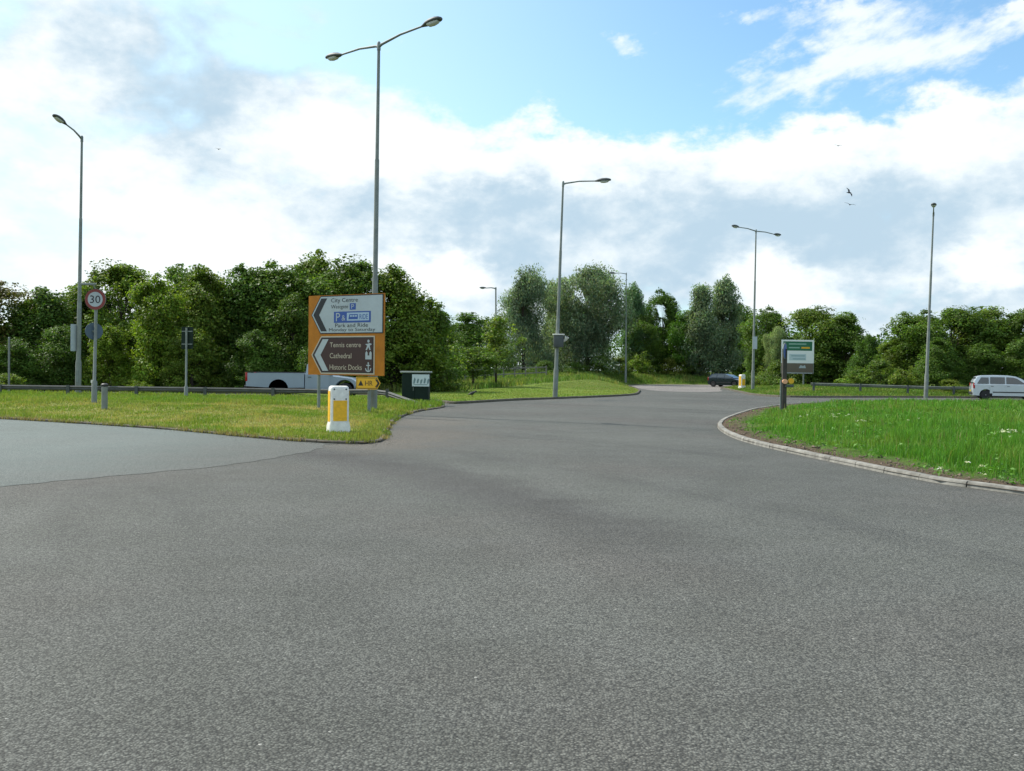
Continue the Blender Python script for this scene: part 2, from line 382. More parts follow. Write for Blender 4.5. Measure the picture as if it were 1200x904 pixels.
def kerb(name, P, m, inward=True, wid=.14, top=.10, stone=.915, lim=lambda p: True, jit=.004):
    seg = np.linalg.norm(np.roll(P, -1, 0)-P, axis=1); cum = np.concatenate([[0], np.cumsum(seg)]); Q = np.vstack([P, P[:1]])
    area = .5*np.sum(P[:, 0]*np.roll(P[:, 1], -1)-np.roll(P[:, 0], -1)*P[:, 1])
    def pt(s):
        s = s % cum[-1]; i = min(np.searchsorted(cum, s, 'right')-1, len(P)-1); t = (s-cum[i])/max(seg[i], 1e-9); return Q[i]*(1-t)+Q[i+1]*t
    def nrm(s):
        a, b = pt(s-.25), pt(s+.25); t = (b-a)/max(np.linalg.norm(b-a), 1e-9); n = np.array([-t[1], t[0]])
        return n if (area > 0) == inward else -n
    sec = [(0, -.03), (.012, top*.72), (.022, top*.93), (.04, top), (wid, top), (wid, top*.4)]
    b = MB().use(m); s = 0
    while s < cum[-1]-.3:
        if lim(pt(s+.4)):
            o = random.uniform(-jit, jit); dz = random.uniform(-jit, jit)
            rs = []
            for k in range(4):
                q = s+.008+(stone-.016)*k/3; p, n = pt(q), nrm(q)
                rs.append([(p[0]+n[0]*(u+o), p[1]+n[1]*(u+o), z+dz) for u, z in sec])
            b.rings(rs)
        s += stone
    return tag(b.build(name, smooth=30), kind='structure')
kerb('kerb', isl, KERB, True, .125, .085, .915, lambda p: p[0] < 34)
kerb('kerb', V1, KERBD, True, .11, .055, .915, lambda p: p[0] > -40 and p[1] < 43, .008)
kerb('kerb', tarmac, KERBD, False, .13, .11, .915, lambda p: (p[1] > 40 and p[0] < 45 and p[0] > -8 and p[1] < 100), .006)

# ------------------------------------------------------------------ vegetation
def leafmat(name, trans=.35):
    m = bpy.data.materials.new(name); N, L = nodes(m); b = N['Principled BSDF']; out = N['Material Output']
    a = N.new('ShaderNodeAttribute'); a.attribute_name = 'Col'; oi = N.new('ShaderNodeObjectInfo')
    c = mix(N, L, a.outputs['Color'], oi.outputs['Color'], 1., 'MULTIPLY')
    L.new(c, b.inputs['Base Color']); b.inputs['Roughness'].default_value = .55; b.inputs['Specular IOR Level'].default_value = .25
    t = N.new('ShaderNodeBsdfTranslucent'); L.new(mix(N, L, c, (1.05, 1.15, .55), 1., 'MULTIPLY'), t.inputs['Color'])
    s = N.new('ShaderNodeMixShader'); s.inputs[0].default_value = trans
    L.new(b.outputs[0], s.inputs[1]); L.new(t.outputs[0], s.inputs[2]); L.new(s.outputs[0], out.inputs['Surface'])
    return m
LEAF = leafmat('leaves', .42); GRASSM = leafmat('grass blades', .35)

def cards_mesh(name, C, Nn, size, asp, col, m, axis=None):
    """leaf faces: centre, normal, length, width ratio, colour"""
    n = len(C); Nn = Nn/np.linalg.norm(Nn, axis=1, keepdims=True)
    if axis is None: axis = rng.normal(size=(n, 3))
    T = axis-(axis*Nn).sum(1, keepdims=True)*Nn; T /= np.maximum(np.linalg.norm(T, axis=1, keepdims=True), 1e-6); Bn = np.cross(Nn, T)
    s = size[:, None]; w = s*asp
    V = np.stack([C-T*s*.5, C+Bn*w*.5+Nn*s*.08, C+T*s*.5-Nn*s*.1, C-Bn*w*.5+Nn*s*.08], 1).reshape(-1, 3)
    me = bpy.data.meshes.new(name); me.vertices.add(4*n); me.vertices.foreach_set('co', V.ravel().astype(np.float32))
    me.loops.add(4*n); me.loops.foreach_set('vertex_index', np.arange(4*n, dtype=np.int32))
    me.polygons.add(n); me.polygons.foreach_set('loop_start', np.arange(0, 4*n, 4, dtype=np.int32))
    me.update(calc_edges=True); me.validate()
    ca = me.color_attributes.new('Col', 'FLOAT_COLOR', 'POINT')
    ca.data.foreach_set('color', np.repeat(np.column_stack([col, np.ones(n)]), 4, 0).ravel().astype(np.float32))
    me.materials.append(m); return me

def tree_meshes(kind, seed):
    """unit crowns: built at true size for reference, scaled per tree"""
    global rng
    rg = np.random.default_rng(seed); rng = rg; rd = random.Random(seed)
    H, Rr = {'broad': (8., 3.), 'bushy': (7., 3.2), 'willow': (11., 4.), 'poplar': (11., 2.1), 'shrub': (2.6, 1.5), 'young': (4.2, 1.35)}[kind]
    ncl = {'broad': 105, 'bushy': 110, 'willow': 120, 'poplar': 90, 'shrub': 40, 'young': 34}[kind]
    zb = {'broad': .10, 'bushy': .0, 'willow': .03, 'poplar': .03, 'shrub': .0, 'young': .30}[kind]
    per = {'broad': 330, 'bushy': 340, 'willow': 360, 'poplar': 330, 'shrub': 170, 'young': 130}[kind]
    lobes = [(rd.uniform(0, 6.28), rd.uniform(.25, .85), rd.uniform(.10, .30)) for _ in range(7)]
    def radius(a, t):                       # crown radius by angle and relative height
        if kind == 'poplar': r = max(.01, math.sin(math.pi*min(1, t*1.02)**.65))**.8
        elif kind == 'willow': r = max(.02, 1-(2*max(t, .0)-.95)**4*.88)**.5 if t > .45 else .92+.05*t
        elif kind == 'bushy' or kind == 'shrub': r = max(.0, 1-(t*1.02)**2.6)**.55
        else: r = max(.02, 1-abs(2*t**.85-1.02)**2.3)**.55
        for la, lt, lg in lobes: r += (1.7 if kind == 'willow' else 1.)*lg*math.cos(min(math.pi, abs((a-la+math.pi) % (2*math.pi)-math.pi)*1.8))*math.exp(-((t-lt)/.22)**2)*.7
        return max(.08, r)*Rr*.92
    C = []; S = []
    for i in range(ncl):
        t = rd.random()**(.85 if kind != 'willow' else .7); a = rd.uniform(0, 2*math.pi)
        q = rd.random(); f = .62+.38*q**.5 if i % 4 else rd.uniform(.1, .6)
        r = radius(a, t)*f
        z = (zb+(1-zb)*t*.95)*H
        C.append((r*math.cos(a), r*math.sin(a), z)); S.append((rd.uniform(.35, 1.0) if rd.random() < .6 else rd.uniform(1.0, 1.55))*({'shrub': .55, 'young': .5, 'poplar': .8}.get(kind, .95)))
    # leading shoots that break the outline
    for i in range(46 if kind in ('broad', 'bushy') else 10):
        a = rd.uniform(0, 6.28); t = rd.uniform(.45, 1.0); r = radius(a, t)*rd.uniform(.7, 1.13)
        C.append((r*math.cos(a), r*math.sin(a), (zb+(1-zb)*t)*H*rd.uniform(1., 1.07))); S.append(rd.uniform(.22, .48)*(1 if H > 5 else .6))
    C = np.array(C); S = np.array(S)
    P = []; Nn = []; cl = []
    for i, (c, s) in enumerate(zip(C, S)):
        n = int(per*(s/.95)**1.6*(2.0 if H < 5 else 1)); d = rg.normal(size=(n, 3)); d /= np.linalg.norm(d, axis=1, keepdims=True)
        rad = s*rg.random((n, 1))**.45
        sq = np.array([1, 1, .70]) if kind not in ('willow', 'poplar') else np.array([.95, .95, 1.25])
        p = c+d*rad*sq
        P.append(p); Nn.append(d*.7+np.array([0, 0, .45])+rg.normal(size=(n, 3))*.55)
        cl.append(np.full(n, rd.uniform(.6, 1.4)))
    m_ = int(sum(len(q) for q in P)*(.28 if kind in ('willow', 'poplar') else .10)); tt = [rd.random()**.8 for _ in range(m_)]; aa = [rd.uniform(0, 6.283) for _ in range(m_)]   # loose leaves between the clumps
    lp = np.array([(radius(a_, t_)*math.cos(a_), radius(a_, t_)*math.sin(a_), (zb+(1-zb)*t_*.97)*H) for a_, t_ in zip(aa, tt)]); f_ = (.45+.6*rg.random(m_)**.6)[:, None]
    lp = lp*np.column_stack([f_, f_, np.ones((m_, 1))])+rg.normal(size=(m_, 3))*.12; P.append(lp); dn = lp*np.array([1, 1, 0])/Rr; Nn.append(dn*.6+np.array([0, 0, .5])+rg.normal(size=(m_, 3))*.6); cl.append(rg.uniform(.6, 1.4, m_))
    P = np.vstack(P); Nn = np.vstack(Nn); cl = np.concatenate(cl)
    if kind in ('broad', 'bushy', 'shrub'):  # airy gaps between the sprays
        q1 = np.stack([P[:, 0]+.45*P[:, 2], P[:, 1]*.9-.6*P[:, 2]], 1); q2 = np.stack([P[:, 1]-.3*P[:, 2]+P[:, 0]*.4, P[:, 2]*1.3], 1)
        g_ = vnoise(q1, 1.0, seed)*.5+vnoise(q2, 1.25, seed+2)*.5; k = g_ > .40+rg.normal(size=len(P))*.03; P, Nn, cl = P[k], Nn[k], cl[k]
    else:
        q1 = np.stack([P[:, 0]+.3*P[:, 2], P[:, 1]*.9-.3*P[:, 2]], 1); q2 = np.stack([P[:, 1]-.3*P[:, 2]+P[:, 0]*.5, P[:, 2]*.8], 1)
        k = vnoise(q1, .8, seed)*.5+vnoise(q2, .9, seed+2)*.5 > (.36 if kind == 'willow' else .26)+rg.normal(size=len(P))*.04; P, Nn, cl = P[k], Nn[k], cl[k]
    if kind == 'willow':                     # hanging shoots
        P[:, 2] -= np.abs(rg.normal(size=len(P)))*.25
    k = P[:, 2] > .03; P, Nn, cl = P[k], Nn[k], cl[k]
    n = len(P); base = {'broad': (.098, .168, .026), 'bushy': (.108, .178, .028), 'willow': (.185, .252, .140), 'poplar': (.168, .235, .122), 'shrub': (.115, .185, .034), 'young': (.110, .180, .036)}[kind]
    col = np.array(base)*cl[:, None]*rg.uniform(.7, 1.35, (n, 1)); col[:, 0] *= rg.uniform(.8, 1.25, n)
    size = rg.uniform(.10, .24, n) if H > 5 else rg.uniform(.10, .2, n); asp = .62
    ax = None
    if kind in ('willow', 'poplar'):
        size = rg.uniform(.16, .32, n); asp = .36; ax = rg.normal(size=(n, 3))*.45+np.array([0, 0, -1.])
        Nn = Nn*np.array([1, 1, .4])
    crown = cards_mesh('crown', P, Nn, size, asp, col, LEAF, ax)
    # trunk with limbs that run into the clumps
    b = MB().use(BARK); tr = {'shrub': .05, 'young': .06}.get(kind, .19)
    lean = Vector((rd.uniform(-.3, .3), rd.uniform(-.3, .3), 0))*(H/9)
    top = Vector((lean.x, lean.y, H*.72)); 
    def axis(t): return Vector((lean.x*t*t, lean.y*t*t, H*.72*t))
    b.tube([axis(0)-Vector((0, 0, .1)), axis(.06), axis(.25), axis(.5), axis(.75), axis(1)], [tr*1.35, tr*1.05, tr*.9, tr*.65, tr*.4, tr*.15], 9)
    order = sorted(range(ncl), key=lambda i: rd.random())[:26 if H > 5 else 9]
    for i in order:
        c = Vector(C[i]); t0 = max(.12, min(.92, (c.z/(H*.72))*.62)); p0 = axis(t0); midp = (p0+c)/2+Vector((0, 0, -.1*H/8))
        r0 = tr*.42*(1-t0*.6); b.tube([p0, midp, c], [r0, r0*.6, r0*.18], 6)
    return b.mesh('trunk'), crown, H, Rr
KINDS = {}
for k, seeds in {'broad': (1, 2, 3), 'bushy': (5, 6, 7), 'willow': (11, 12), 'poplar': (15, 17), 'shrub': (21, 22), 'young': (25, 26)}.items():
    KINDS[k] = [tree_meshes(k, s) for s in seeds]
rng = np.random.default_rng(77)
NAME = {'broad': ('broadleaf_tree', 'tree'), 'bushy': ('bushy_tree', 'tree'), 'willow': ('willow_tree', 'tree'), 'poplar': ('poplar_tree', 'tree'), 'shrub': ('shrub', 'shrub'), 'young': ('young_tree', 'tree')}
cnt = {}
def tree(kind, pxx, Y, ytop, rad, tint, label, group, sink=0.):
    v = cnt.get(kind, 0); cnt[kind] = v+1; tm, cm, H, Rr = KINDS[kind][v % len(KINDS[kind])]
    top = atd(pxx, ytop, Y); z0 = hz(top.x, Y)-sink; sz = (top.z-z0)/H/1.0
    nm, cat = NAME[kind]
    o = thing(nm, label, cat, (top.x, Y, z0), (v*2.399) % 6.283, group); sxy = rad/Rr; o.scale = (sxy, sxy, sz)
    for n, me in (('trunk', tm), ('crown', cm)):
        c = bpy.data.objects.new(n, me); COL.objects.link(c); c.parent = o; c.color = (*tint, 1)
    return o
GL = 'trees along the road behind the crash barrier'; GM = 'trees beyond the mown lawn'; GR = 'trees behind the far right verge'
a = (1, 1, 1); dk = (.88, .95, .98); yl = (1.5, 1.36, .9); ol = (1.25, 1.12, .95); gy = (1.0, 1.0, 1.1); pu = (1.15, .68, .9); lt = (1.3, 1.25, 1.0)
TREES = [
 ('broad', -12, 57, 336, 3.0, pu, 'dark purple-tinged tree cut by the left edge of the picture', GL),
 ('bushy', 50, 58, 345, 3.3, dk, 'low dark tree standing left of the single-arm lamp post', GL),
 ('bushy', 98, 62, 338, 3.1, a, 'dark green tree behind the 30 speed limit sign', GL),
 ('broad', 142, 60, 314, 3.4, ol, 'tall green tree just right of the 30 speed limit sign', GL),
 ('bushy', 180, 56, 330, 2.4, yl, 'yellow-green bushy tree, the brightest of the left tree mass', GL),
 ('broad', 212, 66, 318, 3.2, a, 'tree showing its top just behind the yellow-green tree', GL),
 ('bushy', 238, 58, 322, 3.1, ol, 'tree behind the back-turned sign on a thin post', GL),
 ('bushy', 285, 59, 318, 3.4, dk, 'dark green tree above the tail of the pickup', GL),
 ('broad', 325, 60, 316, 3.5, a, 'tree above the load bed of the pickup, left of the tallest crown', GL),
 ('bushy', 372, 62, 304, 3.3, ol, 'tallest crown of the left mass, rising behind the orange direction sign', GL),
 ('broad', 420, 60, 310, 3.5, a, 'tree directly behind the big double lamp post', GL),
 ('bushy', 462, 60, 322, 3.5, ol, 'rounded tree to the right of the orange direction sign', GL),
 ('bushy', 503, 61, 356, 2.6, a, 'lower shoulder tree at the right end of the left mass', GL),
 ('bushy', 20, 54, 400, 1.9, dk, 'low dark bush tree beside the thin grey post at the far left', GL),
 ('bushy', 300, 55, 392, 1.9, dk, 'dark low tree in the shade directly behind the pickup tailgate', GL),
 ('bushy', 405, 55.5, 372, 2.1, dk, 'dark low tree hidden mostly by the orange direction sign', GL),
 ('bushy', 130, 55, 385, 1.7, yl, 'low yellow-green bush tree beside the 30 sign post', GL),
 ('bushy', 345, 57, 352, 2.2, a, 'mid-height tree between the pickup bed and the orange sign', GL),
 ('bushy', 75, 55.5, 385, 2.0, dk, 'dark low tree behind the single-arm lamp post', GL),
 ('bushy', 225, 54.6, 388, 1.8, ol, 'low leafy tree behind the thin sign post, under the taller trees', GL),
 ('broad', 548, 98, 370, 3.6, dk, 'dark distant tree in the gap left of the far thin lamp post', GM),
 ('bushy', 520, 84, 385, 2.6, a, 'green tree above the saplings right of the cabinet', GM),
 ('young', 524, 70, 405, 2.0, lt, 'spreading sapling on a thin trunk right of the cabinet', GM),
 ('young', 555, 73, 408, 2.0, a, 'sapling second from the cabinet, with a round crown', GM),
 ('young', 582, 74, 372, 2.0, ol, 'taller young tree in front of the left willow', GM),
 ('willow', 615, 104, 320, 3.9, gy, 'narrow grey-green willow left of the single-arm lamp', GM),
 ('willow', 690, 108, 317, 5.6, gy, 'broad silvery willow right of the single-arm lamp, the biggest of the middle', GM),
 ('willow', 652, 112, 334, 3.4, lt, 'pale willow between the two larger willows, behind the lamp post', GM),
 ('poplar', 742, 119, 338, 2.4, (.75, .95, .8), 'pointed dark tree right of the thin distant lamp', GM),
 ('broad', 777, 122, 346, 3.0, dk, 'dark tree left of the twin pale poplars', GM),
 ('broad', 757, 118, 372, 2.6, a, 'mid-green lower tree under the pointed dark tree', GM),
 ('poplar', 822, 117, 334, 2.9, gy, 'left one of the twin pale poplars above the dark car', GM),
 ('poplar', 848, 119, 330, 2.9, gy, 'right one of the twin pale poplars above the dark car', GM),
 ('broad', 803, 118, 368, 2.6, (.85, 1.1, .8), 'bright green small tree at the foot of the twin poplars', GM),
 ('bushy', 868, 124, 360, 3.0, dk, 'dark tree between the twin poplars and the far double lamp', GM),
 ('broad', 902, 96, 366, 2.8, a, 'tree immediately right of the far double lamp', GR),
 ('bushy', 889, 90, 398, 1.5, dk, 'dark low tree behind the far double lamp', GR),
 ('willow', 911, 88, 386, 1.6, lt, 'pale grey-green slim tree at the left edge of the green direction sign', GR),
 ('broad', 950, 89, 364, 3.8, ol, 'tree rising above the green direction sign', GR),
 ('broad', 992, 86, 370, 3.0, a, 'rounded tree to the right of the green direction sign', GR),
 ('bushy', 1018, 80, 396, 1.7, (.8, .95, .95), 'small blue-green tree before the gap in the right tree line', GR),
 ('bushy', 966, 87, 406, 2.8, dk, 'dark low tree right behind the green direction sign', GR),
 ('bushy', 1046, 76, 402, 1.9, ol, 'low tree in the dip left of the end-on lamp', GR),
 ('broad', 1078, 76, 370, 3.3, a, 'tree at the left end of the right mass, behind the end-on lamp', GR),
 ('broad', 1118, 76, 364, 3.4, a, 'second tree right of the end-on lamp post', GR),
 ('broad', 1158, 77, 364, 3.4, ol, 'tree above the roof of the silver people carrier', GR),
 ('broad', 1205, 76, 366, 3.0, a, 'tree cut by the right edge of the picture above the silver car', GR),
 ('bushy', 1100, 71, 400, 2.2, dk, 'dark low tree between the end-on lamp and the silver car', GR),
 ('bushy', 1150, 72, 405, 2.2, dk, 'dark low tree behind the tail of the silver car', GR),
 ('bushy', 1198, 71, 400, 2.2, dk, 'dark low tree behind the bonnet of the silver car', GR),
]
for t in TREES: tree(*t)
GS = 'shrubs along the far grass edge'
SHR = [
 (702, 106, 415, 1.9, a, 'shrub under the broad silvery willow'), (726, 110, 420, 1.6, ol, 'shrub at the foot of the thin distant lamp'),
 (753, 115, 413, 1.9, lt, 'tall light shrub right of the thin distant lamp'), (783, 116, 421, 1.6, (1.25, .95, .8), 'brownish shrub in the middle of the far shrub row'),
 (812, 117, 418, 1.9, a, 'green shrub left of the dark car'), (672, 100, 426, 1.4, dk, 'dark shrub just right of the single-arm lamp post'),
 (895, 87, 430, 1.3, ol, 'shrub right of the foot of the far double-arm lamp post'), (913, 82, 425, 1.5, a, 'shrub at the foot of the green direction sign, on its left'),
 (1003, 72, 430, 1.5, lt, 'light shrub behind the right guard rail'), (1032, 72, 424, 1.5, a, 'shrub in the dip of the right tree line'),
 (1062, 70, 430, 1.4, ol, 'shrub immediately left of the end-on lamp post'), (1112, 67.5, 446, 1.1, (1.3, 1.1, .8), 'low olive shrub between the end-on lamp and the silver car'),
 (1127, 66.5, 452, .8, lt, 'small pale shrub at the tail of the silver car'), (8, 50.5, 440, 1.2, yl, 'low yellow-green shrub at the far left behind the barrier'),
 (160, 51.5, 446, 1.0, yl, 'small yellow-green shrub behind the barrier right of the 30 sign'), (640, 98, 424, 1.6, dk, 'dark shrub left of the single-arm lamp post'),
 (500, 68, 418, 1.9, ol, 'shrub directly above the cabinet roof'),
]
for (x, Y, yt, r, c, l) in SHR: tree('shrub', x, Y, yt, r, c, l, GS)

# ---- far woodland edge: reads as one mass behind the single trees
def wood(name, L_, depth, hts, label, tint, dens=34):
    Pp = []; 
    for (a_, b_), (h0_, h1_) in zip(zip(L_, L_[1:]), zip(hts, hts[1:])):
        a_, b_ = Vector(a_), Vector(b_); n = int((b_-a_).length*dens*max(h0_, h1_)*depth*.5)
        t = rng.random(n); h_ = h0_+(h1_-h0_)*t; x = a_.x+(b_.x-a_.x)*t; y = a_.y+(b_.y-a_.y)*t+rng.uniform(-1, 1, n)*depth/2
        q = np.stack([x, y*.7], 1); top = h_*(.62+.55*vnoise(q, .35, 3)+.25*(vnoise(q, 1.1, 5)-.5)); z = top*rng.random(n)**.75
        k = vnoise(np.stack([x*1.1+z*.3, z*1.6+y], 1), .9, 9) > .12
        Pp.append(np.stack([x, y, z+ground_h(np.stack([x, y], 1))[0]], 1)[k])
    Pp = np.vstack(Pp); n = len(Pp); col = np.array((.085, .150, .026))*rng.uniform(.6, 1.4, (n, 1))*(.7+.6*vnoise(Pp[:, :2]+Pp[:, 2:]*.5, .6, 2))[:, None]
    me = cards_mesh(name, Pp, rng.normal(size=(n, 3))+np.array([0, 0, .6]), rng.uniform(.2, .42, n), .65, col, LEAF)
    o = bpy.data.objects.new(name, me); COL.objects.link(o); o.color = (*tint, 1); return tag(o, label, 'woodland', kind='stuff')
wood('distant_undergrowth', [(-50, 71), (-30, 70), (-14, 70), (-6, 71)], 5, (5, 5.5, 5.5, 4.5), 'dense dark undergrowth filling the gaps between the trees on the left', (.9, 1, .95))
wood('distant_undergrowth', [(-14, 112), (0, 120), (20, 123), (34, 122)], 6, (4.5, 4.8, 5.5, 5.5), 'dense dark undergrowth filling the gaps behind the willows', (.85, .95, .95), 24)
wood('distant_undergrowth', [(27, 98), (36, 90), (48, 84), (62, 82), (85, 80)], 6, (5.5, 5.0, 5.2, 6.0, 6.0), 'dense dark undergrowth filling the gaps between the trees on the right', (.9, 1, .95), 32)

# ---- grass blades
def blades(name, P, hgt, wid, col, lean=.35):
    n = len(P); a = rng.uniform(0, 2*np.pi, n); dx, dy = np.cos(a), np.sin(a)
    l = rng.uniform(0, 1, n)**1.5*lean*2; b = rng.uniform(0, 2*np.pi, n); lx, ly = np.cos(b)*l, np.sin(b)*l
    w = wid/2
    v0 = P-np.stack([dx*w, dy*w, np.full(n, .01)], 1); v1 = P+np.stack([dx*w, dy*w, np.full(n, -.01)], 1)
    m = P+np.stack([lx*hgt*.32, ly*hgt*.32, hgt*.6], 1); v2 = m+np.stack([dx*w*.75, dy*w*.75, 0*dx], 1); v3 = m-np.stack([dx*w*.75, dy*w*.75, 0*dx], 1)
    t = P+np.stack([lx*hgt, ly*hgt, hgt*(1-.25*l)], 1)
    V = np.stack([v0, v1, v2, v3, t], 1).reshape(-1, 3)
    o = np.arange(n)*5
    li = np.stack([o, o+1, o+2, o+3, o+3, o+2, o+4], 1).ravel()
    ls = np.stack([np.arange(n)*7, np.arange(n)*7+4], 1).ravel()
    me = bpy.data.meshes.new(name); me.vertices.add(5*n); me.vertices.foreach_set('co', V.ravel().astype(np.float32))
    me.loops.add(7*n); me.loops.foreach_set('vertex_index', li.astype(np.int32))
    me.polygons.add(2*n); me.polygons.foreach_set('loop_start', ls.astype(np.int32))
    me.update(calc_edges=True); me.validate()
    ca = me.color_attributes.new('Col', 'FLOAT_COLOR', 'POINT')
    ca.data.foreach_set('color', np.repeat(np.column_stack([col, np.ones(n)]), 5, 0).ravel().astype(np.float32))
    me.materials.append(GRASSM)
    ob = bpy.data.objects.new(name, me); COL.objects.link(ob); return ob
def scatter(n, x0, x1, y0, y1, p=2.0):       # denser near the viewer
    if p == 0: return np.stack([rng.uniform(x0, x1, n), rng.uniform(y0, y1, n)], 1)
    u = rng.random(n); y = (y0**(1-p)+u*(y1**(1-p)-y0**(1-p)))**(1/(1-p)); return np.stack([rng.uniform(x0, x1, n), y], 1)
def tone(P, n, g, s, amt, seed=1):
    k = np.clip((vnoise(P, .55, seed)*.6+vnoise(P, 2.1, seed+4)*.4-.5+amt-.5)*3+.5, 0, 1)[:, None]
    c = np.array(g)*(1-k)+np.array(s)*k; c = c*rng.uniform(.65, 1.35, (n, 1)); c[:, 0] *= rng.uniform(.8, 1.25, n); return c
# roundabout: rough, long
P = scatter(330000, 4.5, 32, 8.5, 53, 1.75); hh, d = isl_h(P); lim = P[:, 0] < P[:, 1]*.62+3
wob = .55+.7*vnoise(P, 1.3, 2)+.35*(vnoise(P, 5, 6)-.5)
keep = (d > wob) & lim | ((d > .25) & (rng.random(len(P)) < .07) & lim)
P, hh, d, wob = P[keep], hh[keep], d[keep], wob[keep]; n = len(P)
tuft = vnoise(P, 1.6, 9)*.6+vnoise(P, .5, 12)*.4
hg = (.07+.46*np.clip(tuft-.15, 0, 1)**1.25)*np.clip((d-wob+.25)/.8, .3, 1)*rng.uniform(.6, 1.25, n)*np.where(P[:, 1] > 28, .75, 1)
tag(blades('rough_grass', np.column_stack([P, hh]), hg, rng.uniform(.008, .016, n)*np.clip(P[:, 1]/20, 1, 2.4), tone(P, n, (.100, .245, .026), (.160, .270, .040), .38)),
    'long green grass growing on the roundabout island', 'grass', kind='stuff')
# straw coloured seed heads
P = scatter(2600, 5, 30, 12, 50, 1.6); hh, d = isl_h(P); k = (d > 1.3) & (vnoise(P, .7, 31) > .45); P, hh = P[k], hh[k]; n = len(P)
tag(blades('grass_seed_heads', np.column_stack([P, hh]), rng.uniform(.22, .40, n), np.full(n, .012)*np.clip(P[:, 1]/22, 1, 2), np.array((.22, .20, .075))*rng.uniform(.7, 1.3, (n, 1)), .3),
    'pale straw seed heads standing in the roundabout grass', 'grass', kind='stuff')
# verge: mown, strawy at the front
P = scatter(210000, -26, -2, 18.8, 46, 1.6); hh, d = v1_h(P); k = (d > -.03+.2*vnoise(P, 2.2, 2)); P, hh, d = P[k], hh[k], d[k]; n = len(P)
back = np.clip((P[:, 1]-30)/6+(vnoise(P, .8, 3)-.5)*1.2, 0, 1)
patch = np.clip((vnoise(P, .35, 21)*.55+vnoise(P, 1.4, 22)*.45-.36)*4, 0, 1)
hg = (.035+.05*vnoise(P, 1.1, 4)+.10*back+.07*(d < .5)*vnoise(P, 2, 6))*rng.uniform(.5, 1.3, n)
c1 = tone(P, n, (.18, .25, .036), (.40, .34, .13), .58, 14); c2 = tone(P, n, (.15, .25, .032), (.22, .28, .05), .5, 15)
mixk = np.clip(back+(1-patch)*.55+(d < .6)*.5, 0, 1)[:, None]
tag(blades('verge_grass', np.column_stack([P, hh]), hg, rng.uniform(.010, .02, n)*np.clip(P[:, 1]/24, 1, 2), c1*(1-mixk)+c2*mixk),
    'short mown grass on the verge, partly dried to straw', 'grass', kind='stuff')
P = []                                       # ragged fringe that hangs over the buried kerb
for i in range(len(V1)):
    p_, q_ = V1[i], V1[(i+1) % len(V1)]
    if p_[0] > -27 and p_[1] < 36:
        for k in range(int(np.linalg.norm(q_-p_)*230)): P.append(p_+(q_-p_)*random.random())
P = np.array(P); g_ = vnoise(P, 1.7, 51)*.6+vnoise(P, 5.5, 52)*.4; P = P[(g_ > np.where(P[:, 0] > -4.2, .58, .40)) & (rng.random(len(P)) < (g_-.25)*2.0)]; P = P+rng.normal(size=P.shape)*.05; n = len(P); hh = np.where(sdf(P, V1) < -.02, .05, .03)
tag(blades('verge_fringe', np.column_stack([P, hh]), rng.uniform(.03, .11, n), rng.uniform(.008, .016, n), tone(P, n, (.13, .19, .03), (.30, .25, .10), .55, 53), .8), 'ragged grass fringe hanging over the edge of the verge', 'grass', kind='stuff')
# lawn (very short) and the long grass on the bank and far verges
P = scatter(60000, -8, 11, 42, 90, 1.5); k = sdf(P, lawn) < -.2; P = P[k]; hh = lawn_h(P)[0]; n = len(P)
tag(blades('lawn_grass', np.column_stack([P, hh]), rng.uniform(.02, .055, n), np.full(n, .03), tone(P, n, (.17, .26, .04), (.24, .28, .07), .5, 8)), 'close-mown grass of the lawn', 'grass', kind='stuff')
P = np.vstack([scatter(80000, -24, 34, 60, 112, 0), scatter(26000, 8, 34, 106, 119, 0), scatter(45000, 14, 46, 60, 82, 0), scatter(9000, -30, -6, 54, 58, 0)]); hh, d = ground_h(P); k = (d > .35) & (sdf(P, lawn) > .25) & (P[:, 0] < P[:, 1]*.6+2); P, hh, d = P[k], hh[k], d[k]; n = len(P)
hg = np.where((P[:, 0] > 14) & (P[:, 1] < 105), .10+.14*vnoise(P, .5, 3), .22+.28*vnoise(P, .45, 7))*rng.uniform(.6, 1.3, n)*np.clip(d/1.2, .3, 1)
tag(blades('long_grass', np.column_stack([P, hh]), hg, rng.uniform(.04, .08, n), tone(P, n, (.12, .21, .032), (.23, .26, .07), .42, 19)), 'long grass on the bank and far verges', 'grass', kind='stuff')
# broad-leaved weeds that break up the grass
P = scatter(1300, 4.8, 26, 9.5, 46, 1.6); hh, d = isl_h(P); k = (d > .35) & ((vnoise(P, .9, 41) > .5) | (d < 1.1)) & (P[:, 0] < P[:, 1]*.62+3); P, hh, d = P[k], hh[k], d[k]
Cc = []; Nl = []; Sz = []; Ax = []
for (x, y), z, dd in zip(P, hh, d):
    hgt_ = random.uniform(.06, .26)*(.6 if dd < 1 else 1); 
    for j in range(random.randint(7, 16)):
        q = random.random(); a_ = random.uniform(0, 6.28); r_ = random.uniform(.02, .15); Cc.append((x+r_*math.cos(a_), y+r_*math.sin(a_), z+hgt_*q+.02)); Nl.append((random.gauss(0, .5)+math.cos(a_)*.5, random.gauss(0, .5)+math.sin(a_)*.5, .9)); Ax.append((math.cos(a_), math.sin(a_), .4)); Sz.append(random.uniform(.04, .095))
n = len(Cc); cw = np.array((.10, .23, .03))*rng.uniform(.6, 1.4, (n, 1)); me = cards_mesh('weeds', np.array(Cc), np.array(Nl), np.array(Sz), .5, cw, GRASSM, np.array(Ax))
o = bpy.data.objects.new('weeds', me); COL.objects.link(o); tag(o, 'broad-leaved green weeds among the roundabout grass', 'weeds', kind='stuff')
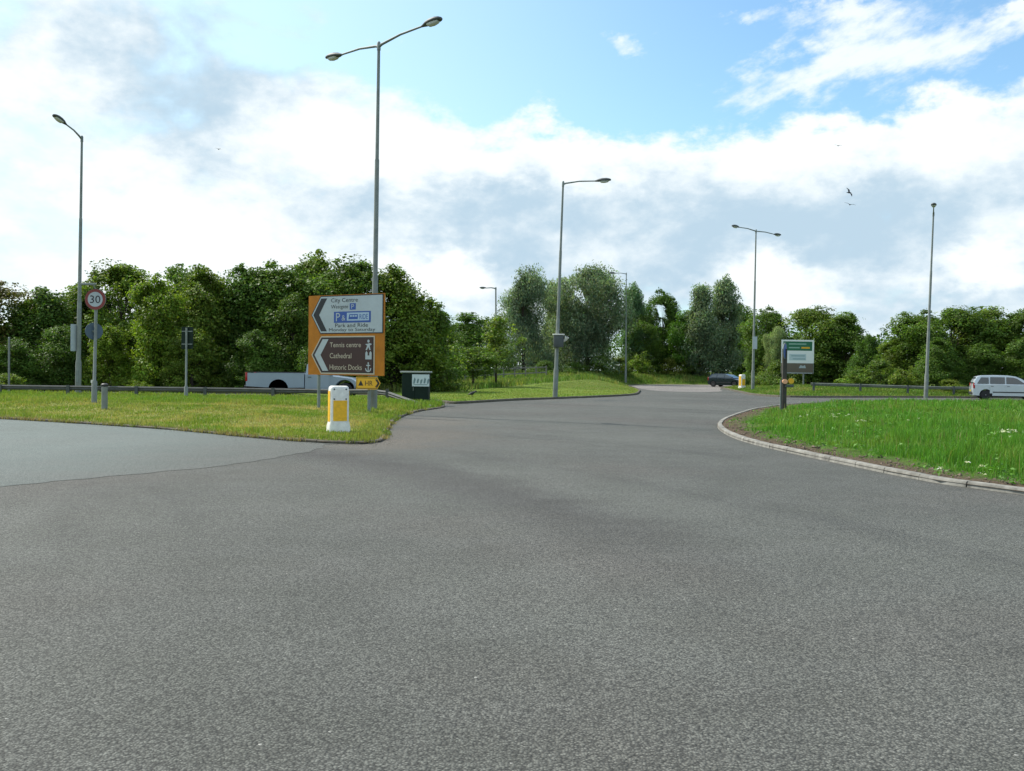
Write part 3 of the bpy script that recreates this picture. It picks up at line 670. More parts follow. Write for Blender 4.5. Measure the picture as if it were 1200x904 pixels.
# white umbels
Q = []; Qn = []; 
for (cx, cy, nn, sp) in ((975, 487, 13, 13), (1180, 506, 20, 12), (1012, 492, 3, 8), (1067, 491, 2, 5), (1085, 540, 2, 25), (1150, 552, 2, 14)):
    for i in range(nn):
        p = at(cx+random.gauss(0, sp), cy+random.gauss(0, sp*.22), .28)
        for j in range(14):
            Q.append((p.x+random.gauss(0, .018), p.y+random.gauss(0, .018), p.z+random.gauss(-.01, .008))); Qn.append((random.gauss(0, .3), random.gauss(0, .3), 1))
n = len(Q); me = cards_mesh('white_flowers', np.array(Q), np.array(Qn), rng.uniform(.018, .035, n), .9, np.tile((.78, .78, .70), (n, 1)), GRASSM)
o = bpy.data.objects.new('white_flowers', me); COL.objects.link(o); tag(o, 'small white wild flowers scattered in the roundabout grass', 'flowers', kind='stuff')
# clods and stones on the bare earth by the kerb
b = MB().use(mat('dry earth clods', (.14, .105, .075), .95, 0, .35, 14))
P = scatter(9000, 4.5, 12, 9, 40, 1.8); hh, d = isl_h(P); k = (d > .2) & (d < 1.0); P, hh = P[k][:1500], hh[k][:1500]
for (x, y), z in zip(P, hh):
    s = random.uniform(.008, .035)*(1.6 if random.random() < .08 else 1); vs = []
    for i in range(6):
        dirn = [(1, 0, 0), (-1, 0, 0), (0, 1, 0), (0, -1, 0), (0, 0, 1), (0, 0, -1)][i]; q = s*random.uniform(.6, 1.3)
        vs.append((x+dirn[0]*q+random.gauss(0, s*.2), y+dirn[1]*q+random.gauss(0, s*.2), z+dirn[2]*q*.7+s*.2))
    b.add(vs, [(0,2,4),(2,1,4),(1,3,4),(3,0,4),(2,0,5),(1,2,5),(3,1,5),(0,3,5)])
tag(b.build('earth_clods', smooth=0), 'loose earth clods on the bare strip inside the kerb', 'soil', kind='stuff')
# grit and leaf litter along the verge kerb
b = MB().use(mat('road grit', (.30, .27, .22), .95, 0, .3, 20))
for i in range(320):
    k = random.randrange(3, len(front)-1); p = Vector(front[k]).lerp(Vector(front[k+1]), random.random())
    x, y = p.x+random.gauss(.1, .25), p.y-abs(random.gauss(0, .3)); s = random.uniform(.004, .013)
    if sdf(np.array([(x, y)]), V1)[0] < .02: continue
    b.box((x, y, s*.4+.004), (s*random.uniform(.7, 1.8), s, s*.8), Matrix.Translation((x, y, 0)) @ Matrix.Rotation(random.random()*3, 4, 'Z') @ Matrix.Translation((-x, -y, 0)))
tag(b.build('road_grit', smooth=0), 'grit lying on the road along the verge kerb', 'grit', kind='stuff')

# ------------------------------------------------------------------ lamp posts
def lantern(parent, p, d, s=1.):
    d = Vector(d); hd = Vector((d.x, d.y, 0)).normalized(); sd = Vector((-hd.y, hd.x, 0)); up = (hd.cross(sd)).normalized()
    tilt = (hd+Vector((0, 0, d.z/max(1e-6, math.hypot(d.x, d.y))*.7))).normalized(); up = tilt.cross(sd); up = up if up.z > 0 else -up
    prof = [(-.06, .035, .035, .03), (.02, .06, .05, .04), (.16, .12, .10, .05), (.34, .155, .13, .05), (.55, .165, .125, .045), (.70, .13, .09, .035), (.78, .07, .05, .02)]
    rs = []
    for (t, w, hu, hd_) in prof:
        rs.append([p+(tilt*t+sd*(w*math.cos(q))+up*((hu if math.sin(q) > 0 else hd_)*math.sin(q)))*s for q in [2*math.pi*k/16 for k in range(16)]])
    l = B(DARKG).rings(rs).build('lantern', parent, smooth=60)
    rs = []
    for (t, w, h) in [(.20, .085, .02), (.28, .115, .085), (.45, .125, .10), (.60, .105, .08), (.68, .07, .02)]:
        rs.append([p+(tilt*t+sd*(w*math.cos(q))-up*(.03+h*math.sin(q)))*s for q in [math.pi*k/10 for k in range(11)]])
    B(LENS).rings(rs, False, False).build('lamp_lens', l, smooth=60)
def lamp_post(pxb, Y, pyt, pxt, arms, label, steps=(.38,), zb=None, rad=.10, group='road lamp posts'):
    """pole from its foot at column pxb to a top seen at (pxt, pyt); arms are (dx, dy, dz) in metres"""
    p0 = atd(pxb, 460, Y); z0 = hz(p0.x, Y) if zb is None else zb; p1 = atd(pxt, pyt, Y)
    o = thing('street_lamp', label, 'lamp post', (p0.x, Y, z0), 0, group)
    T = p1-Vector((p0.x, Y, z0)); h = T.z
    def q(z): return Vector((T.x*z/h, T.y*z/h, z))
    B(GALV).tube([q(-.1), q(1.45), q(1.6), q(h*.36), q(h*.365), q(h*.68), q(h*.685), q(h)], [rad*1.3, rad*1.28, rad, rad*.92, rad*.80, rad*.72, rad*.60, rad*.48], 16).build('pole', o, smooth=50)
    B(GALV2).box((q(.9).x-.0, -rad*1.29, .85), (.12, .02, .55)).build('access_door', o)
    for A in arms:
        A = Vector(A); L = A.length; hd = A.normalized()
        e = q(h-.12)+A; pts = [q(h-.14), q(h-.10)+hd*.15, q(h-.10)+A*.5+Vector((0, 0, .04)), e]
        B(GALV2).tube(pts, [rad*.5, rad*.44, rad*.36, rad*.32], 10).build('arm', o, smooth=60)
        lantern(o, e, hd)
    B(GALV2).tube([q(h-.25), q(h-.02), q(h+.03)], [rad*.62, rad*.62, rad*.3], 12).build('pole_cap', o, smooth=50)
    return o
L1 = lamp_post(437.5, 32, 50, 444, [(-1.45, 1.3, .12), (1.55, -1.30, .22)], 'tall double-arm lamp post behind the orange direction sign')
L2 = lamp_post(91.5, 44.6, 160, 96, [(-.28, -1.0, .42)], 'lamp post with one upswept arm, near the left edge beside the 30 sign')
L3 = lamp_post(650.5, 50.5, 213, 660, [(1.65, -.25, .12)], 'lamp post with one arm standing at the edge of the mown lawn')
L4 = lamp_post(882, 74.7, 269.5, 886, [(-1.62, -1.35, .10), (1.72, 1.3, -.02)], 'far double-arm lamp post right of the dark car')
L5 = lamp_post(1085, 62.4, 249, 1094, [(-.72, -1.70, .18)], 'lamp post seen end-on, its arm pointing at the viewer, left of the silver car')
L6 = lamp_post(581, 106, 337, 581, [(-1.0, -.4, .0)], 'distant lamp post with a short arm between the dark tree and the left willow', rad=.15)
L7 = lamp_post(733, 105, 320, 734, [(-1.25, -.6, .0)], 'distant thin lamp post in front of the broad silvery willow', rad=.09)
# fittings fixed to lamp posts
s = 44.6/F0; p = atd(91.5, 396, 44.5); o = thing('lamp_post_plate', 'narrow white plate seen edge-on, strapped to the left lamp post', 'sign', (p.x-.18, p.y, p.z-.65), R(62))
B(WHITE).box((0, 0, .65), (.36, .012, 1.22)).build('plate', o); B(GALV2).box((0, .05, .95), (.1, .09, .05)).build('clamp', o); B(GALV2).box((0, .05, .35), (.1, .09, .05)).build('clamp', o)
p = atd(654.5, 399.5, 50.4); o = thing('traffic_monitor', 'grey monitoring box with a white top strapped round the lamp post on the lawn', 'box', (p.x, p.y, p.z-.33))
B(DARKG).rbox((0, -.08, .30), (.50, .42, .62), .03).build('box', o); B(BOLW).rbox((0, -.08, .64), (.60, .50, .06), .02).build('lid', o)
h_ = B(BOLW).tube([(.22, -.1, .28), (.36, -.16, .40), (.42, -.2, .52)], [.05, .09, .12], 12).build('camera_head', o); B(BLACK).tube([(.42, -.2, .521), (.425, -.2, .53)], .08, 12).build('lens', h_)
p = atd(883, 402, 74.6); o = thing('lamp_post_plate', 'small pale plate fixed to the far double-arm lamp post', 'sign', (p.x, p.y-.12, p.z-.5))
B(WHITE).box((.08, 0, .5), (.34, .012, .95)).build('plate', o); B(GALV2).box((0, .06, .5), (.1, .1, .05)).build('clamp', o)

# ------------------------------------------------------------------ big direction sign
p = atd(404.5, 460, 30.7); zg = hz(p.x, p.y); rz = R(-32)
sg = thing('direction_sign', 'large orange-backed direction sign on two posts with white and brown arrow panels', 'sign', (p.x, p.y, zg), rz)
SW, SH, S0 = 3.12, 2.52, 1.25-zg
def su(u): return u*SW/2.78-SW/2
B(ORANGE).box((0, .0, S0+SH/2), (SW, .04, SH)).build('backing_board', sg)
def panel(name, pts, rim, fill, y, inset=.045, rimw=None):
    c = (sum(p[0] for p in pts)/len(pts), sum(p[1] for p in pts)/len(pts)); 
    def off(k):
        out = []; n = len(pts)
        for i in range(n):
            a, b_, d = Vector(pts[i-1]), Vector(pts[i]), Vector(pts[(i+1) % n]); e1 = (b_-a).normalized(); e2 = (d-b_).normalized()
            n1, n2 = Vector((-e1.y, e1.x)), Vector((-e2.y, e2.x)); bis = (n1+n2).normalized(); out.append(b_+bis*k/max(.3, bis.dot(n1)))
        return [tuple(v) for v in out]
    ar = sum(pts[i-1][0]*pts[i][1]-pts[i][0]*pts[i-1][1] for i in range(len(pts)))
    sg_ = 1 if ar > 0 else -1
    m = MB(); m.use(rim[0]); m.prism(pts, y, y+.012)
    for k, (mm, w) in enumerate(rim[1:]+[(fill, None)]): m.use(mm); 
    tot = 0; cur = y
    lay = rim[1:] if False else None
    w_acc = 0
    for (mm, w) in [(r_[0], r_[1]) for r_ in rim_layers(rim, fill)]:
        w_acc += w; cur -= .004; m.use(mm); m.flat(off(sg_*w_acc), cur)
    return m, cur
def rim_layers(rim, fill):
    # rim = [outer material, (material, distance from the previous edge), ...]
    return [(x[0], x[1]) for x in rim[1:]]+[]
zz = S0
# white panel
pw = [(su(.115), zz+1.90), (su(.47), zz+1.30), (su(2.75), zz+1.30), (su(2.75), zz+2.50), (su(.47), zz+2.50)]
m, cy = panel('w', pw, [BLACK, (WHITE, .03)], WHITE, -.034)
wp = m.build('arrow_panel', sg, smooth=0, label='white arrow panel with black chevron and blue park and ride box')
m = MB().use(BLACK); y = cy-.004
m.flat([(su(.72), zz+2.42), (su(.50), zz+2.42), (su(.20), zz+1.90), (su(.50), zz+1.38), (su(.72), zz+1.38), (su(.42), zz+1.90)], y)
m.build('chevron', wp, smooth=0)
m = MB()
text_into(m, 'City Centre', su(.87), su(1.85), zz+2.33, .17, y, BLACK)
text_into(m, 'Westgate', su(.87), su(1.50), zz+2.13, .15, y, BLACK)
text_into(m, 'Park and Ride', su(1.03), su(2.22), zz+1.56, .12, y, BLACK)
text_into(m, 'Monday to Saturday', su(.80), su(2.48), zz+1.41, .13, y, BLACK)
m.build('lettering', wp, smooth=0)
m = MB().use(BLUE); m.flat([(su(1.56), zz+2.04), (su(1.78), zz+2.04), (su(1.78), zz+2.24), (su(1.56), zz+2.24)], y)
m.flat([(su(.98), zz+1.64), (su(2.32), zz+1.64), (su(2.32), zz+1.99), (su(.98), zz+1.99)], y)
m.use(LBLUE); m.flat([(su(1.46), zz+1.70), (su(2.26), zz+1.70), (su(2.26), zz+1.95), (su(1.46), zz+1.95)], y-.003)
text_into(m, 'P', su(1.62), su(1.72), zz+2.14, .14, y-.004, WHITE); text_into(m, 'P', su(1.06), su(1.21), zz+1.82, .26, y-.004, WHITE); text_into(m, '&', su(1.27), su(1.41), zz+1.79, .17, y-.004, WHITE)
m.use(BLUE); m.flat([(su(1.52), zz+1.745), (su(1.86), zz+1.745), (su(1.86), zz+1.90), (su(1.55), zz+1.90)], y-.006)
m.use(LBLUE)
for k in range(3): m.flat([(su(1.58+k*.09), zz+1.82), (su(1.65+k*.09), zz+1.82), (su(1.65+k*.09), zz+1.87), (su(1.58+k*.09), zz+1.87)], y-.008)
text_into(m, 'RIDE', su(1.92), su(2.22), zz+1.82, .15, y-.006, BLUE)
m.build('park_and_ride_box', wp, smooth=0)
# brown panel
pb = [(su(.135), zz+.63), (su(.50), zz+.035), (su(2.46), zz+.035), (su(2.46), zz+1.225), (su(.50), zz+1.225)]
m, cy = panel('b', pb, [CREAM, (BLACK, .04), (BROWN, .035)], BROWN, -.034)
bp_ = m.build('arrow_panel', sg, smooth=0, label='brown arrow panel with white chevron and tourist symbols')
m = MB().use(WHITE); y = cy-.004
m.flat([(su(.79), zz+1.13), (su(.57), zz+1.13), (su(.26), zz+.63), (su(.57), zz+.13), (su(.79), zz+.13), (su(.49), zz+.63)], y); m.build('chevron', bp_, smooth=0)
m = MB()
text_into(m, 'Tennis centre', su(.84), su(1.98), zz+.95, .15, y, CREAM); text_into(m, 'Cathedral', su(.84), su(1.64), zz+.61, .16, y, CREAM); text_into(m, 'Historic Docks', su(.84), su(2.02), zz+.25, .16, y, CREAM)
m.build('lettering', bp_, smooth=0)
m = MB().use(WHITE); cx = su(2.25)                     # symbols: player, cathedral, anchor
m.flat(circ(cx, zz+1.06, .045, 12), y)
m.flat([(cx-.13, zz+.97), (cx-.03, zz+.98), (cx+.04, zz+1.0), (cx+.14, zz+.97), (cx+.05, zz+.92), (cx+.09, zz+.79), (cx+.04, zz+.79), (cx, zz+.88), (cx-.06, zz+.78), (cx-.11, zz+.79), (cx-.05, zz+.92)], y)
m.flat([(cx-.12, zz+.50), (cx+.13, zz+.50), (cx+.13, zz+.70), (cx+.085, zz+.76), (cx+.04, zz+.70), (cx+.04, zz+.62), (cx-.03, zz+.62), (cx-.03, zz+.70), (cx-.075, zz+.76), (cx-.12, zz+.70)], y)
m.flat([(cx-.018, zz+.13), (cx+.018, zz+.13), (cx+.018, zz+.36), (cx-.018, zz+.36)], y); m.flat(circ(cx, zz+.385, .03, 12), y)
m.flat([(cx-.08, zz+.30), (cx+.08, zz+.30), (cx+.08, zz+.33), (cx-.08, zz+.33)], y-.001)
arc = [(cx+.12*math.cos(t), zz+.23+.12*math.sin(t)) for t in [math.pi+math.pi*k/12 for k in range(13)]]; arc2 = [(cx+.085*math.cos(t), zz+.23+.085*math.sin(t)) for t in [2*math.pi-math.pi*k/12 for k in range(13)]]
m.flat(arc+arc2, y-.002); m.build('symbols', bp_, smooth=0)
for ux in (.34, 2.2):
    B(GALV2).tube([(su(ux), .075, -.15), (su(ux), .075, S0+SH-.1)], .05, 14).build('post', sg, smooth=50)
for zc in (.45, 1.26, 2.1): B(GALV).box((0, .03, zz+zc), (SW-.1, .025, .06)).build('stiffener', sg)
# small yellow diversion plate on the right-hand post
q = sg.matrix_basis @ Vector((su(2.2), -.03, 0))
dv = thing('diversion_sign', 'small yellow arrow-ended diversion plate under the large direction sign', 'sign', (q.x+.02, q.y-.03, zg), R(-20))
z0 = 1.02-zg
pd = [(-.38, z0-.19), (.34, z0-.19), (.46, z0), (.34, z0+.19), (-.38, z0+.19)]
m, cy = panel('d', pd, [YELLOW, (BLACK, .022), (YELLOW, .018)], YELLOW, -.03); pl = m.build('plate', dv, smooth=0)
m = MB().use(BLACK); y = cy-.004; m.flat([(-.30, z0-.08), (-.12, z0-.08), (-.21, z0+.09)], y); m.flat([(.28, z0+.12), (.37, z0), (.28, z0-.12), (.33, z0-.12), (.42, z0), (.33, z0+.12)], y-.001)
text_into(m, 'HR', -.06, .20, z0, .15, y, BLACK); m.build('lettering', dv, smooth=0); B(GALV2).box((.0, .0, z0), (.12, .05, .06)).build('clamp', dv)

# ------------------------------------------------------------------ bollards
def bollard_parts(o, Hh=1.0, Wd=.40, Dp=.32):
    b = MB().use(BOLW); rs = []
    def rect(w, d, z, r=.05):
        pts = []
        for (sx, sy, a0) in ((1, 1, 0), (-1, 1, 90), (-1, -1, 180), (1, -1, 270)):
            for k in range(5):
                t = R(a0+22.5*k); pts.append((sx*(w/2-r)+r*math.cos(t), sy*(d/2-r)+r*math.sin(t), z))
        return pts
    for (w, d, z) in ((Wd+.06, Dp+.06, -.02), (Wd+.055, Dp+.055, .14), (Wd+.015, Dp+.015, .22), (Wd, Dp, .26), (Wd, Dp, Hh-.07), (Wd-.02, Dp-.02, Hh-.025), (Wd-.08, Dp-.08, Hh)): rs.append(rect(w, d, z))
    b.rings(rs).build('body', o, smooth=45)
    y = -Dp/2-.003
    B(BOLY).box((0, y, .47), (Wd*.74, .012, .44)).build('amber_panel', o)
    for sx in (-1, 1): B(BOLY).box((sx*(Wd/2+.003), .0, .56), (.012, Dp*.66, .66)).build('amber_panel', o)
    for sx in (-1, 1):
        for z in (.72, .93): B(DARKG).tube([(sx*Wd*.32, y+.006, z), (sx*Wd*.32, y-.004, z)], .018, 10).build('screw', o)
p = at(396.5, 505, .13); bo = thing('traffic_bollard', 'white plastic bollard with amber panels on the verge corner', 'bollard', (p.x, p.y, hz(p.x, p.y)), R(22), 'keep-left bollards')
bollard_parts(bo)
p = atd(869.5, 455, 81); bo2 = copy_tree(bo); bo2.location = (p.x, p.y, hz(p.x, p.y)); bo2.rotation_euler = (0, 0, R(30)); bo2.scale = (1.12, 1.12, 1.2); bo2['label'] = 'distant white bollard in front of the dark blue car'
# short grey post on the verge
p = at(122.5, 480, .2); o = thing('marker_post', 'short grey marker post on the verge beside the 30 sign', 'post', (p.x, p.y, hz(p.x, p.y)))
B(GALV).tube([(0, 0, -.1), (0, 0, .62), (0, 0, .66)], [.085, .085, .08], 14).build('post', o); B(BLACK).tube([(0, 0, .66), (0, 0, .72), (0, 0, .75)], [.1, .1, .05], 14).build('cap', o)

# ------------------------------------------------------------------ 30 sign
p = at(110.5, 474, .23); zg = hz(p.x, p.y); o = thing('speed_limit_sign', 'round red-rimmed 30 speed limit sign on a grey post', 'sign', (p.x, p.y, zg))
B(GALV).tube([(0, 0, -.1), (0, 0, .68), (0, 0, .72), (.05, 0, 3.55)], [.085, .085, .05, .045], 14).build('post', o, smooth=50)
B(BOLW).box((-.05, -.085, .69), (.05, .02, .09)).build('base_label', o)
cz = 3.28
d = MB().use(GALV2); d.prism(circ(.05, cz, .33, 40), -.085, -.055); d.use(RED); d.flat(circ(.05, cz, .325, 40), -.089); d.use(WHITE); d.flat(circ(.05, cz, .235, 40), -.093)
text_into(d, '30', -.115, .215, cz, .24, -.097, BLACK); d.build('disc', o, smooth=0)
B(GALV2).box((.04, -.05, cz), (.14, .06, .05)).build('clamp', o)
B(GALV2).tube([(.05, -.02, 3.58), (-.02, -.12, 3.72), (-.08, -.35, 3.74)], [.02, .02, .02], 8).build('lamp_arm', o, smooth=60)
B(GALV2).rbox((-.05, -.36, 3.73), (.46, .14, .07), .02).build('sign_lamp', o)
o2 = thing('round_sign', 'blue-grey round sign turned away, under the 30 disc on the same post', 'sign', (p.x-.03, p.y+.05, zg+1.95), R(38))
e = MB().use(mat('blue grey sign back', (.07, .11, .16), .5, .1, .1, 3)); e.prism(circ(0, .33, .27, 36), .03, .05); e.build('disc', o2, smooth=0); B(GALV2).box((.0, .0, .33), (.12, .06, .05)).build('clamp', o2)
# thin posts at the left
p = atd(10.5, 445, 49); o = thing('sign_post', 'thin bare grey post near the left edge of the picture', 'post', (p.x, p.y, hz(p.x, p.y))); zt = atd(10, 396, 49).z-o.location.z
B(GALV).tube([(0, 0, -.1), (0, 0, zt)], .05, 12).build('post', o); B(GALV2).tube([(0, 0, zt), (0, 0, zt+.03)], [.055, .03], 12).build('cap', o)
p = atd(218, 470, 42.2); zg = hz(p.x, p.y); o = thing('back_turned_sign', 'dark rectangular sign seen from behind on a thin grey post', 'sign', (p.x, p.y, zg), R(-12)); zt = atd(218, 383, 42.2).z-zg
B(GALV).tube([(0, 0, -.1), (0, 0, .5), (0, 0, .54), (0, 0, zt-.05)], [.085, .085, .045, .045], 12).build('post', o, smooth=50); B(CABG).box((0, .07, zt-.48), (.55, .02, .95)).build('sign_plate', o)
for z in (zt-.2, zt-.75): B(GALV2).box((0, .045, z), (.5, .03, .04)).build('sign_rail', o)

# ------------------------------------------------------------------ crash barriers and fence
RAILM = mat('weathered barrier steel', (.085, .09, .085), .8, .0, .3, 3)
def barrier(pts, label, top=.55, step=3.0, m=GALV2, endramp=False, group=None):
    P = [Vector((p[0], p[1], hz(p[0], p[1]))) for p in pts]
    o = thing('crash_barrier', label, 'barrier', tuple(P[0]), 0, group); P = [p-P[0] for p in P]
    cum = [0]
    for a_, b_ in zip(P, P[1:]): cum.append(cum[-1]+(b_-a_).length)
    def pt(s):
        for i in range(len(P)-1):
            if s <= cum[i+1]: return P[i].lerp(P[i+1], (s-cum[i])/(cum[i+1]-cum[i]))
        return P[-1]
    n = int(cum[-1]/step); ss = [cum[-1]*k/(n*3) for k in range(n*3+1)]; rs = []
    for k, s_ in enumerate(ss):
        c = pt(s_); t = (pt(min(s_+.3, cum[-1]))-pt(max(s_-.3, 0))); t.z = 0; t.normalize(); nn = Vector((t.y, -t.x, 0))
        if nn.y > 0: nn = -nn
        tp = top
        if endramp and s_ > cum[-1]-5: tp = max(.07, top*(1-((s_-(cum[-1]-5))/5)))
        sec = [(.06, 0), (.10, -.05), (.065, -.085), (.065, -.10), (.10, -.135), (.06, -.20), (.0, -.20), (.0, 0)]
        rs.append([c+nn*u+Vector((0, 0, tp+dz*1.0)) for u, dz in sec])
    B(m).rings(rs).build('rail', o, smooth=30)
    k = 0
    while k*step < cum[-1]-(4 if endramp else .2):
        c = pt(k*step+.15); B(DARKG).box((c.x, c.y-.145, c.z+top/2-.05), (.13, .08, top+.14)).build('post', o); k += 1
    return o
def bp_px(L): return [tuple(atd(x, 460, Y)[:2]) for x, Y in L]
barrier(bp_px([(-160, 43.6), (0, 43.4), (150, 43.2), (300, 43.0), (400, 42.2), (450, 40.6), (508, 36.6)]), 'long low grey crash barrier along the verge in front of the pickup', .46, 3.05, RAILM, True)
barrier(bp_px([(950, 66.5), (1030, 65.6), (1090, 65.0), (1150, 65.2)]), 'grey crash barrier on the far right verge beside the end-on lamp', .62, 3.0, mat('green tinged barrier steel', (.15, .165, .14), .7, .1, .3, 3))
o = thing('post_and_rail_fence', 'pale wooden post-and-rail fence under the willows beyond the lawn', 'fence', (0, 0, 0))
fp = [Vector((*tuple(atd(x, 445, Y)[:2]), 0)) for x, Y in ((498, 78), (545, 82), (590, 87), (640, 93))]
fp = [p_.lerp(q_, k/4) for p_, q_ in zip(fp, fp[1:]) for k in range(4)]+[fp[-1]]
for p_ in fp: p_.z = hz(p_.x, p_.y)
o.location = fp[0]
for p_ in fp: q = p_-fp[0]; B(WOODR).box((q.x, q.y, q.z+.5), (.12, .12, 1.2)).build('post', o)
for a_, b_ in zip(fp, fp[1:]):
    for z in (.45, .95):
        u, v = a_-fp[0]+Vector((0, -.09, z)), b_-fp[0]+Vector((0, -.09, z)); d_ = (v-u); L_ = d_.length
        Mx = Matrix.Translation((u+v)/2) @ d_.to_track_quat('X', 'Z').to_matrix().to_4x4(); B(WOODR).box((0, 0, 0), (L_-.01, .04, .10), Mx).build('rail', o)

# ------------------------------------------------------------------ cabinet
p = atd(487.5, 464, 39.6); zg = hz(p.x, p.y); o = thing('roadside_cabinet', 'dark green roadside cabinet with a pale roof and a notice on it', 'cabinet', (p.x, p.y, zg), R(-6))
B(CABG).rbox((0, 0, .60), (1.06, .5, 1.18), .02).build('body', o); B(CABR).rbox((0, 0, 1.23), (1.20, .62, .07), .02).build('roof', o); B(mat('cabinet plinth', (.22, .21, .19), .9, 0, .2, 6)).box((0, 0, .0), (1.12, .56, .12)).build('plinth', o)
B(CABG).box((-.26, -.255, .62), (.48, .016, 1.04)).build('door', o); B(CABG).box((.26, -.255, .62), (.48, .016, 1.04)).build('door', o)
B(GALV).box((-.06, -.268, .55), (.02, .02, .14)).build('handle', o)
m = MB().use(mat('notice sheet', (.58, .66, .68), .5, 0, .05, 4)); m.box((.24, -.275, .90), (.70, .012, .48)); ink = mat('faded notice print', (.16, .24, .26), .6); m.use(ink)
for k in range(5): xx = -.06+k*.14; m.flat([(xx, .76+.03*(k % 2)), (xx+.06, .78), (xx+.10, .94), (xx+.05, 1.02-.04*(k % 3)), (xx+.01, .90)], -.284)
m.flat([(-.05, .72), (.52, .72), (.52, .745), (-.05, .745)], -.284); m.build('notice', o, smooth=0)

# ------------------------------------------------------------------ signs on the roundabout and far right
p = atd(918.5, 475, 36); zg = hz(p.x, p.y); o = thing('roundabout_sign_post', 'brown post with a round sign seen nearly edge-on at the tip of the roundabout grass', 'sign', (p.x, p.y, zg), R(0))
B(WOODP).box((0, 0, 1.13), (.15, .15, 2.36)).build('post', o); B(GALV2).box((-.11, .03, .55), (.05, .05, 1.2)).build('post', o, label='thin grey steel strut beside the brown post')
rd_ = thing('round_blue_sign', 'round sign seen nearly edge-on, clamped on top of the brown post', 'sign', (p.x-.03, p.y-.1, zg+1.93), R(62))
m = MB().use(GALV); m.prism(circ(0, .3, .30, 36), -.02, .0); m.use(BLUE); m.flat(circ(0, .3, .27, 36), -.024); m.build('disc', rd_, smooth=0); B(GALV2).box((0, .03, .3), (.12, .06, .05)).build('clamp', rd_)
am = thing('amber_lamp', 'small amber warning lamp fixed low on the brown roundabout post', 'lamp', (p.x+.16, p.y-.1, zg+.93)); B(DARKG).rbox((0, 0, .02), (.30, .16, .10), .02).build('battery_box', am)
m = MB().use(YELLOW); m.prism(circ(.06, .20, .10, 20), -.05, .05); m.build('lens', am, smooth=40); m = MB().use(mat('peach lamp lens', (.75, .38, .22), .4)); m.prism(circ(-.16, .18, .09, 20), -.05, .05); m.build('lens', am, smooth=40)
p = atd(934, 456, 80); zg = hz(p.x, p.y); o = thing('route_sign', 'white-framed green and white route sign on the far verge behind the brown post', 'sign', (p.x, p.y, zg), R(4))
zt = atd(934, 398.5, 80).z-zg; wid = 2.72; s0 = zt-2.75
m = MB().use(GALV); m.box((0, 0, s0+1.37), (wid, .04, 2.75)); m.build('backing_board', o)
m = MB().use(mat('bright sign white', (.80, .82, .82), .5)); m.flat([(-1.36, s0+.85), (1.36, s0+.85), (1.36, s0+2.75), (-1.36, s0+2.75)], -.024); m.use(GREEN); m.flat([(-1.22, s0+1.87), (1.20, s0+1.87), (1.20, s0+2.62), (-1.22, s0+2.62)], -.028)
m.use(mat('pale route panel', (.50, .60, .64), .5)); m.flat([(-.70, s0+1.08), (.70, s0+1.08), (.70, s0+1.60), (-.70, s0+1.60)], -.028); m.use(mat('grey teal lettering', (.30, .42, .45), .5))
for (x0, x1, z) in ((-.55, .6, 1.45), (-.4, .65, 1.2)):
    m.flat([(x0, s0+z-.05), (x1, s0+z-.05), (x1, s0+z+.05), (x0, s0+z+.05)], -.032)
m.use(mat('pale green lettering', (.25, .42, .34), .5)); m.flat([(-.75, s0+2.36), (.7, s0+2.36), (.7, s0+2.46), (-.75, s0+2.46)], -.032); m.flat([(-.75, s0+2.06), (.15, s0+2.06), (.15, s0+2.16), (-.75, s0+2.16)], -.032)
m.use(YELLOW); m.flat([(.3, s0+2.04), (1.0, s0+2.04), (1.0, s0+2.18), (.3, s0+2.18)], -.032); m.build('green_and_white_face', o, smooth=0)
m = MB().use(mat('faded brown sheet', (.14, .11, .085), .5)); m.flat([(-1.36, s0+.0), (1.30, s0+.0), (1.30, s0+.84), (-1.36, s0+.84)], -.024); m.use(WHITE); m.flat([(.1, s0+.45), (.25, s0+.7), (.45, s0+.62), (.62, s0+.7), (.7, s0+.45)], -.028); m.flat([(-1.3, s0+.02), (1.25, s0+.02), (1.25, s0+.08), (-1.3, s0+.08)], -.028); m.build('brown_face', o, smooth=0)
for x in (-.9, .55): B(GALV2).tube([(x, .07, -.2), (x, .07, zt-.1)], .06, 12).build('post', o)

# ------------------------------------------------------------------ vehicles
def arch(cx, r, z0, n=9):                    # wheel arch from front to rear along the sill
    a0 = math.asin(max(-1, min(1, (z0-.30)/r)))
    return [(cx+r*math.cos(t), .30+r*math.sin(t)) for t in [a0+(math.pi-2*a0)*k/n for k in range(n+1)]]
def inset(poly, k):
    n = len(poly); A = sum(poly[i-1][0]*poly[i][1]-poly[i][0]*poly[i-1][1] for i in range(n)); s = 1 if A > 0 else -1; out = []
    for i in range(n):
        a_, b_, d_ = Vector(poly[i-1]), Vector(poly[i]), Vector(poly[(i+1) % n]); e1 = (b_-a_).normalized(); e2 = (d_-b_).normalized()
        bis = Vector((-(e1.y+e2.y), e1.x+e2.x)); bis = bis.normalized() if bis.length > 1e-6 else Vector((-e1.y, e1.x))
        out.append(tuple(b_+bis*s*k))
    return out
def hull(m, poly, yw, yin=.05, ch=.035, half=2.2, taper=.10):
    """poly in (x,z); yw(z) half width; chamfered flanks; plan tapers to the ends"""
    n = len(poly); ins = inset(poly, ch)
    def Y(x, z, k): return (yw(z)-k)*(1-taper*min(1, abs(x)/half)**4)
    rs = [[(x, -Y(x, z, 0), z) for x, z in ins], [(x, -Y(x, z, yin), z) for x, z in poly], [(x, Y(x, z, yin), z) for x, z in poly], [(x, Y(x, z, 0), z) for x, z in ins]]
    return B(m).rings(rs)
